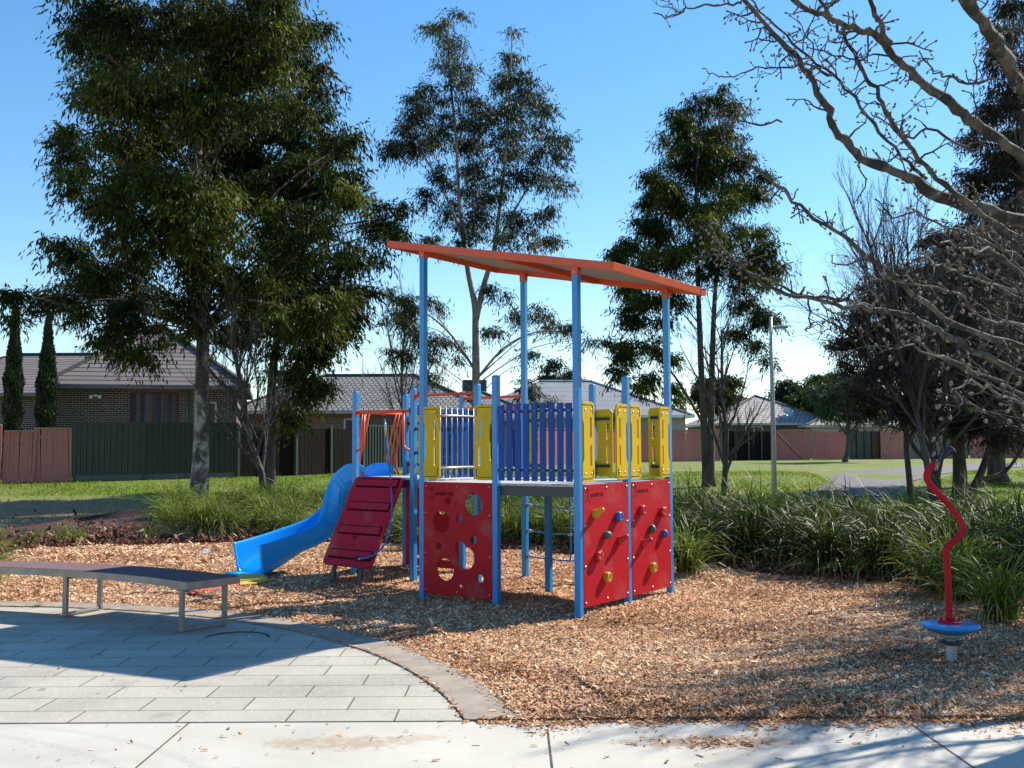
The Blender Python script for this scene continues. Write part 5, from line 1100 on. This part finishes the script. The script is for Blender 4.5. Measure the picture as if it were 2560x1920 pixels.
# ================================================================== FENCES
def V2(px, Y): p = at(px, 1120, Y); return Vector((p.x, Y, 0))
def colorbond(a, b, h=1.8, label='', group=None, plinth=.22, zoff=0):
    z0 = (gz(a.x, a.y) + gz(b.x, b.y)) / 2 - .08 + zoff; d = (b - a); L = d.length; d.normalize(); nn = Vector((d.y, -d.x, 0)); root = empty('steel_fence', a + Vector((0, 0, z0))); tag(root, label, 'fence', group)
    m = MB(); k = 0; x = .04; prof = []
    while x < L - .05:
        for dx, o in ((0, 0), (.07, 0), (.085, .045), (.15, .045), (.165, 0)): prof.append((x + dx, o))
        x += .19
    vs_ = [];
    for x, o in prof: p = d * x + nn * o; vs_ += [p + Vector((0, 0, plinth)), p + Vector((0, 0, plinth + h))]
    m.add(vs_, [(2 * i, 2 * i + 2, 2 * i + 3, 2 * i + 1) for i in range(len(prof) - 1)]); m.build('sheet', M['colorbond'], root)
    m = MB(); m.bar(d * .02 + Vector((0, 0, plinth + h)), d * (L - .02) + Vector((0, 0, plinth + h)), .06, .05); m.build('rail', M['colorbond'], root); m = MB(); m.bar(d * .02 + Vector((0, 0, plinth + .02)), d * (L - .02) + Vector((0, 0, plinth + .02)), .055, .04); m.build('rail', M['colorbond'], root)
    m = MB(); m.bar(d * .02 + Vector((0, 0, plinth / 2 - .08)), d * (L - .02) + Vector((0, 0, plinth / 2 - .08)), .03, plinth + .14); m.build('plinth', M['plinth'], root)
    for x in (0, L): m = MB(); m.bar(d * x + nn * .02 + Vector((0, 0, -.2)), d * x + nn * .02 + Vector((0, 0, plinth + h + .04)), .07, .07, d); m.build('post', M['colorbond'], root)
def palings(a, b, h, mat, label, group=None, lean=0, cap=None, posts=0, name='paling_fence', w0=.1, curve=0, base=False, droop=0):
    z0 = (gz(a.x, a.y) + gz(b.x, b.y)) / 2 - .1; d = (b - a); L = d.length; d.normalize(); nn = Vector((d.y, -d.x, 0)); root = empty(name, a + Vector((0, 0, z0))); tag(root, label, 'fence', group); rn = random.Random(int(L * 1000))
    m = MB(); x = 0
    while x < L - .02:
        w_ = w0 * rn.uniform(.93, 1.05); hh = h + rn.uniform(-.012, .012) - droop * math.sin(x / L * math.pi); off = curve * math.sin(x / L * math.pi); l2 = lean + rn.gauss(0, .006)
        m.bar(d * (x + w_ / 2 + lean * .0) + nn * (off + rn.uniform(-.006, .006)) + Vector((0, 0, -.1)), d * (x + w_ / 2 + l2 * h) + nn * (off * 1.2) + Vector((0, 0, hh)), w_ * .93, .016, nn); x += w_
    m.build('palings', mat, root)
    for z in (.35, h - .3): m = MB(); m.bar(d * 0 - nn * .04 + Vector((0, 0, z)), d * L - nn * .04 + Vector((0, 0, z)), .04, .08); m.build('rail', mat, root)
    if cap: m = MB(); m.bar(d * (lean * h) + Vector((0, 0, h + .015)), d * (L + lean * h) + Vector((0, 0, h + .015)), .09, .03); m.build('capping', cap, root)
    if base: m = MB(); m.bar(nn * .02 + Vector((0, 0, .02)), d * L + nn * .02 + Vector((0, 0, .02)), .03, .25); m.build('base_board', mat, root)
    if posts:
        for k in range(posts + 1): m = MB(); q = d * (L * k / posts) + nn * .05; m.bar(q + Vector((0, 0, -.2)), q + Vector((0, 0, h + .12)), .1, .1, d); m.build('post', M['colorbond'], root)
    return root
palings(V2(-160, 32.8), V2(2, 33.0), 2.0, M['pink_paling'], 'faded red paling fence panel cut by the left frame edge', 'faded red paling fences', 0, M['capping'])
palings(V2(6, 33.1), V2(82, 33.6), 1.78, M['pink_paling'], 'lower leaning faded red paling fence panel in front of the cypresses', 'faded red paling fences', .02, M['capping'])
palings(V2(88, 33.7), V2(179, 34.1), 1.86, M['pink_paling'], 'faded red paling fence panel next to the green steel fence', 'faded red paling fences', -.03, M['capping'], base=True)
colorbond(V2(186, 34.2), V2(360, 34.9), 1.78, 'green corrugated steel fence panel next to the red palings', 'green steel fence panels'); colorbond(V2(360, 34.9), V2(590, 36.2), 1.78, 'green corrugated steel fence panel behind the big gum trunk', 'green steel fence panels')
palings(V2(594, 36.2), V2(735, 38.0), 1.85, M['grey_paling'], 'weathered dark paling fence behind the small bare tree', 'dark paling fences', 0, None, 2); palings(V2(738, 38.0), V2(905, 41.2), 1.85, M['grey_paling'], 'weathered dark paling fence left of the tower', 'dark paling fences', 0, None, 2)
colorbond(V2(910, 41.3), V2(962, 42.5), 1.75, 'green corrugated steel fence panel seen left of the hanging rope', 'green steel fence panels'); colorbond(V2(962, 42.5), V2(1060, 44.6), 1.75, 'green corrugated steel fence panel seen right of the hanging rope', 'green steel fence panels')
colorbond(V2(1060, 44.6), V2(1180, 47.5), 1.75, 'green corrugated steel fence seen through the blue slats on the left', 'green steel fence panels')
palings(V2(1185, 47.6), V2(1330, 51), 1.9, M['grey_paling'], 'weathered dark paling fence seen between the middle posts', 'dark paling fences', 0, None, 2)
palings(V2(1335, 51.2), V2(1450, 54.5), 1.95, M['pink_paling'], 'faded red paling fence seen through the front blue slats', 'far faded red paling fences', 0, M['capping'])
palings(V2(1452, 54.6), V2(1560, 57.5), 1.95, M['pink_paling'], 'faded red paling fence seen between the yellow hand panels', 'far faded red paling fences', 0, M['capping'])
palings(V2(1562, 57.6), V2(1800, 61.5), 1.95, M['pink_paling'], 'long faded red paling fence behind the twin trunk gum', 'far faded red paling fences', 0, M['capping'])
palings(V2(1804, 61.6), V2(1935, 62.8), 1.85, M['grey_paling'], 'weathered dark paling fence left of the lamp post', 'dark paling fences', 0, None, 4)
palings(V2(1938, 62.8), V2(2026, 63.0), 1.9, M['pink_paling'], 'faded red paling fence with a fallen pole leaning on it', 'far faded red paling fences', .0, M['capping'], droop=-.1)
palings(V2(2030, 63.0), V2(2121, 63.4), 1.9, M['pink_paling'], 'bowed faded red paling fence left of the round topped tree', 'far faded red paling fences', 0, M['capping'], curve=.4, droop=.12)
pf = palings(V2(2124, 64.2), V2(2200, 64.4), 1.85, M['colorbond'], 'dark fence with open tubular gate beside the round topped tree', None, 0, None, 4)
palings(V2(2202, 63.6), V2(2262, 63.8), 1.9, M['pink_paling'], 'faded red paling fence right of the tubular gate', 'far faded red paling fences', 0, M['capping'])
palings(V2(2264, 64.5), V2(2420, 65.5), 1.8, M['pale_paling'], 'pale grey paling fence behind the dark tree', None)
palings(V2(2424, 65.5), V2(2720, 66.5), 1.9, M['pink_paling'], 'faded red paling fence at the right frame edge', 'far faded red paling fences', 0, M['capping'])
m = MB(); a, b = at(1942, 1082, 61.8), at(2005, 1148, 61.0); m.tube([a, b], .05, 8); tag(m.build('leaning_pole', M['rough_bark']), 'dark pole leaning against the far faded red fence', 'pole')

# ================================================================== HOUSES
def face(name, P, mat, parent, thick=0, org=None):
    """planar polygon with metric UV: u along first edge, v up the plane"""
    P = [Vector(p) for p in P]; u = (P[1] - P[0]).normalized(); nrm_ = (P[1] - P[0]).cross(P[-1] - P[0]).normalized(); v = nrm_.cross(u)
    me = bpy.data.meshes.new(name); off = org or Vector()
    me.from_pydata([tuple(p - off) for p in P], [], [tuple(range(len(P)))]); me.materials.append(mat); l = me.uv_layers.new(name='UVMap')
    for i, lp in enumerate(me.loops): q = P[lp.vertex_index] - P[0]; l.data[i].uv = (q.dot(u), q.dot(v))
    o = bpy.data.objects.new(name, me); C.objects.link(o); o.parent = parent
    if thick: s = o.modifiers.new('t', 'SOLIDIFY'); s.thickness = thick; s.offset = -1
    return o
def hip_house(c0, ang, Lx, Ly, zb, ze, zr, wallm, roofm, label, group=None, over=.45, windows=(), trimm='cream', name='brick_house'):
    """c0: front-left wall corner; x axis along front; y axis back"""
    root = empty(name, Vector((c0[0], c0[1], zb)), ang); tag(root, label, 'house', group)
    h = ze - zb; r = zr - zb; w = []
    cs_ = [(0, 0), (Lx, 0), (Lx, Ly), (0, Ly)]
    for (a, b) in zip(cs_, cs_[1:] + cs_[:1]): face('wall', [(a[0], a[1], -.3), (b[0], b[1], -.3), (b[0], b[1], h), (a[0], a[1], h)], wallm, root)
    o = over; E = [(-o, -o, h - .05), (Lx + o, -o, h - .05), (Lx + o, Ly + o, h - .05), (-o, Ly + o, h - .05)]; hy = Ly / 2
    R1, R2 = (min(hy, Lx / 2), hy, r), (max(Lx - hy, Lx / 2), hy, r)
    rf = face('roof', [E[0], E[1], R2, R1], roofm, root, .05)
    for Pq in ([E[1], E[2], R2], [E[2], E[3], R1, R2], [E[3], E[0], R1]):
        q = face('roof', Pq, roofm, root, .05)
    m = MB()
    for a, b in zip(E, E[1:] + E[:1]): m.bar(Vector(a) + Vector((0, 0, -.07)), Vector(b) + Vector((0, 0, -.07)), .1, .16)
    m.build('gutter', M[trimm], root)
    m = MB(); 
    for a, b in ((R1, R2), (E[0], R1), (E[1], R2)):
        if (Vector(a) - Vector(b)).length > .1: m.bar(Vector(a) + Vector((0, 0, .04)), Vector(b) + Vector((0, 0, .04)), .2, .07)
    m.build('ridge_cap', roofm if trimm != 'white' else M['white'], root)
    for (x, z, ww, hh, side, style) in windows:
        m = MB(); y = 0 if side == 0 else None; o0 = Vector((x, -.03, z)) ; n_ = {'dark': 'glass', 'curtain': 'curtain'}[style[0]]
        fr = M[style[1]]
        wf = MB()
        for a, b in (((0, 0), (ww, 0)), ((0, hh), (ww, hh)), ((0, 0), (0, hh)), ((ww, 0), (ww, hh)), ((ww / 2, 0), (ww / 2, hh))): wf.bar(o0 + Vector((a[0], 0, a[1])), o0 + Vector((b[0], 0, b[1])), .08, .08)
        if style[0] == 'curtain':
            for sx in (0, ww / 2):
                for f_ in (.33, .66): wf.bar(o0 + Vector((sx, 0, hh * f_)), o0 + Vector((sx + ww / 2, 0, hh * f_)), .035, .035)
                wf.bar(o0 + Vector((sx + ww / 4, 0, 0)), o0 + Vector((sx + ww / 4, 0, hh)), .035, .035)
        fo = wf.build('window', fr, root)
        g_ = MB(); g_.box(o0 + Vector((ww / 2, .012, hh / 2)), (ww, .01, hh)); g_.build('pane', M['glass'], fo)
        if style[0] == 'curtain':
            g_ = MB()
            for sx in (.04, ww * .2, ww * .55, ww * .8): g_.box(o0 + Vector((sx + ww * .06, .005, hh / 2)), (ww * .11, .006, hh * .96))
            g_.build('curtain', M['curtain'], fo)
    return root
# brown brick house, left. front wall runs to the right and away
hl = V2(136, 38.0); fr_ang = math.atan2(1.7, 7.0)
H1_ = hip_house((hl.x, hl.y), fr_ang, 6.7, 7.4, .9, 4.1, 6.95, M['brick_brown'], M['tile_brown'], 'brown brick house with tiled roof behind the cypresses', trimm='fasciagrey',
    windows=[(2.7, .95, 1.7, 1.92, 0, ('curtain', 'window_red')), (5.15, .9, .75, 1.6, 0, ('dark', 'cream'))])
m = MB(); m.box((3.55, -.02, 3.05), (1.9, .06, .26)); m.build('header', M['fasciagrey'], H1_)
m = MB(); m.tube([(4.82, -.08, -.2), (4.82, -.08, 2.95)], .045, 8); m.build('downpipe', M['fasciagrey'], H1_)
m = MB(); m.box((1.45, -.1, 2.75), (.1, .1, .1)); m.box((1.3, -.15, 2.7), (.12, .14, .12)); m.box((1.6, -.15, 2.7), (.12, .14, .12)); m.build('flood_light', M['white'], H1_)
# left wing
lw = hip_house((V2(-330, 41).x, 41.0), .0, 12.5, 8, .9, 3.95, 5.9, M['brick_brown'], M['tile_brown'], 'wing of the brown brick house cut by the left frame edge', trimm='fasciagrey')
m = MB(); q = Matrix.Identity(4); bx, by, bz = 12.5 + V2(-330, 41).x - V2(-330, 41).x, 3.2, 4.4
m.box((11.2 - .7, 2.6, 4.55), (1.5, 1.2, .8))
for k in range(5): m.box((11.2 - .7, 1.98, 4.28 + k * .13), (1.3, .04, .06))
m.build('roof_cooler', M['colorbond'], lw, .04)
# second brick house
h2 = V2(905, 49); H2_ = hip_house((V2(596, 47).x, 47.), .03, 11.6, 7.0, .6, 3.4, 5.3, M['brick_tan'], M['tile_grey'], 'tan brick house with grey tiled roof left of the tower',
    windows=[(5.0, 1.35, 1.1, 1.0, 0, ('dark', 'white'))])
m = MB(); m.tube([(7.4, -.1, 2.8), (7.4, -.1, 1.9), (7.0, -.1, 1.85)], .05, 8); m.build('downpipe', M['cream'], H2_)
m = MB(); m.box((6.8, -.5, 1.55), (1.5, .6, .5)); m.build('air_unit', M['white'], H2_, .03)
m = MB(); m.tube([(5.6, 2.0, 4.0), (5.6, 2.0, 6.0)], .02, 5); m.bar((5.1, 2, 5.9), (6.1, 2, 5.9), .02, .02); m.bar((5.3, 1.7, 5.75), (5.3, 2.3, 5.75), .02, .02); m.bar((5.8, 1.7, 5.75), (5.8, 2.3, 5.75), .02, .02); m.build('aerial', M['galv'], H2_)
# grey metal roof house behind tower
H3_ = hip_house((V2(1165, 60).x, 60.), .08, 13.5, 10, .7, 3.55, 5.95, M['render'], M['metal_roof'], 'house with broad grey metal roof behind the tower', trimm='white', windows=[(11.2, 1.0, 1.4, 1.2, 0, ('dark', 'white'))], name='house')
m = MB(); m.box((.6, 2.2, 4.6), (1.5, 1.4, 1.0)); m.build('roof_cooler', M['colorbond'], H3_, .06)
H3b = hip_house((V2(1080, 57).x, 57.), .05, 6, 8, .7, 3.3, 5.0, M['brick_tan'], M['tile_grey'], 'low tiled house partly hidden by bare twigs left of the metal roof')
H4_ = hip_house((V2(1790, 72).x, 72.), .05, 8.6, 9, .8, 3.3, 5.5, M['brick_brown'], M['tile_grey2'], 'house with pale tiled roof and satellite dish behind the lamp post', windows=[(2.2, 1, 1.2, 1.2, 0, ('dark', 'white')), (5.6, 1.0, 1.6, 1.0, 0, ('dark', 'cream'))])
m = MB(); m.lathe([(0, 0), (.2, .02), (.42, .1), (.44, .12)], Matrix.Translation((5.2, -.2, 3.2)) @ Matrix.Rotation(R(60), 4, 'X') @ Matrix.Rotation(R(20), 4, 'Y'), 20); m.tube([(5.2, -.2, 2.6), (5.2, -.1, 3.2)], .03, 6); m.build('satellite_dish', M['galv'], H4_)
H5_ = hip_house((V2(2030, 70).x, 70.), -.05, 9.5, 9, .8, 3.1, 5.0, M['render'], M['tile_grey2'], 'cream house with brownish tiled roof behind the round topped tree', windows=[(1.8, .9, 1.5, 1.1, 0, ('dark', 'cream'))])

# ================================================================== LAMP POST
Yl = 28.; b0 = at(1936, 1216, Yl); lz = gz(b0.x, Yl); lp = empty('lamp_post', (b0.x, Yl, lz)); tag(lp, 'slim pale park lamp post with flat lamp head on the lawn', 'lamp post')
tz = at(1936, 792, Yl).z - lz
MB().tube([(0, 0, -.2), (0, 0, tz * .5), (0, 0, tz)], [.075, .062, .045], 14).build('pole', M['lamp_pole'], lp)
hz = at(1936, 818, Yl).z - lz
m = MB(); m.tube([(0, 0, hz), (.14, 0, hz)], .03, 8); m.build('arm', M['galv'], lp)
m = MB(); m.box((.3, 0, hz + .0), (.34, .22, .07)); m.box((.19, 0, hz), (.14, .12, .1)); m.build('lamp_head', M['galv'], lp, .02)

# weed and dead leaves on the paving
p = ground_px(92, 1519); put(TS[0], p.x, p.y, .25, 'tiny dry weed in a paving joint beneath the bench', None, 'weed')
n = 60; X = RNG.uniform(-3.6, 3, n); Y = RNG.uniform(4.7, 8.2, n); k_ = (Y < 5.7) | (np.hypot(X - CX, Y - CY) < RI - .05); X, Y = X[k_], Y[k_]; L = RNG.uniform(.015, .045, len(X))
tag(np_mesh('leaf_litter', quads(np.stack([X, Y, np.where(Y > 5.75, .008, .002)], -1), L, L * .4, .2, .004), 4, M['litter'], rnd=RNG.random(len(X))), 'scattered brown dead leaves on the paving and path', 'leaf litter', kind='stuff')
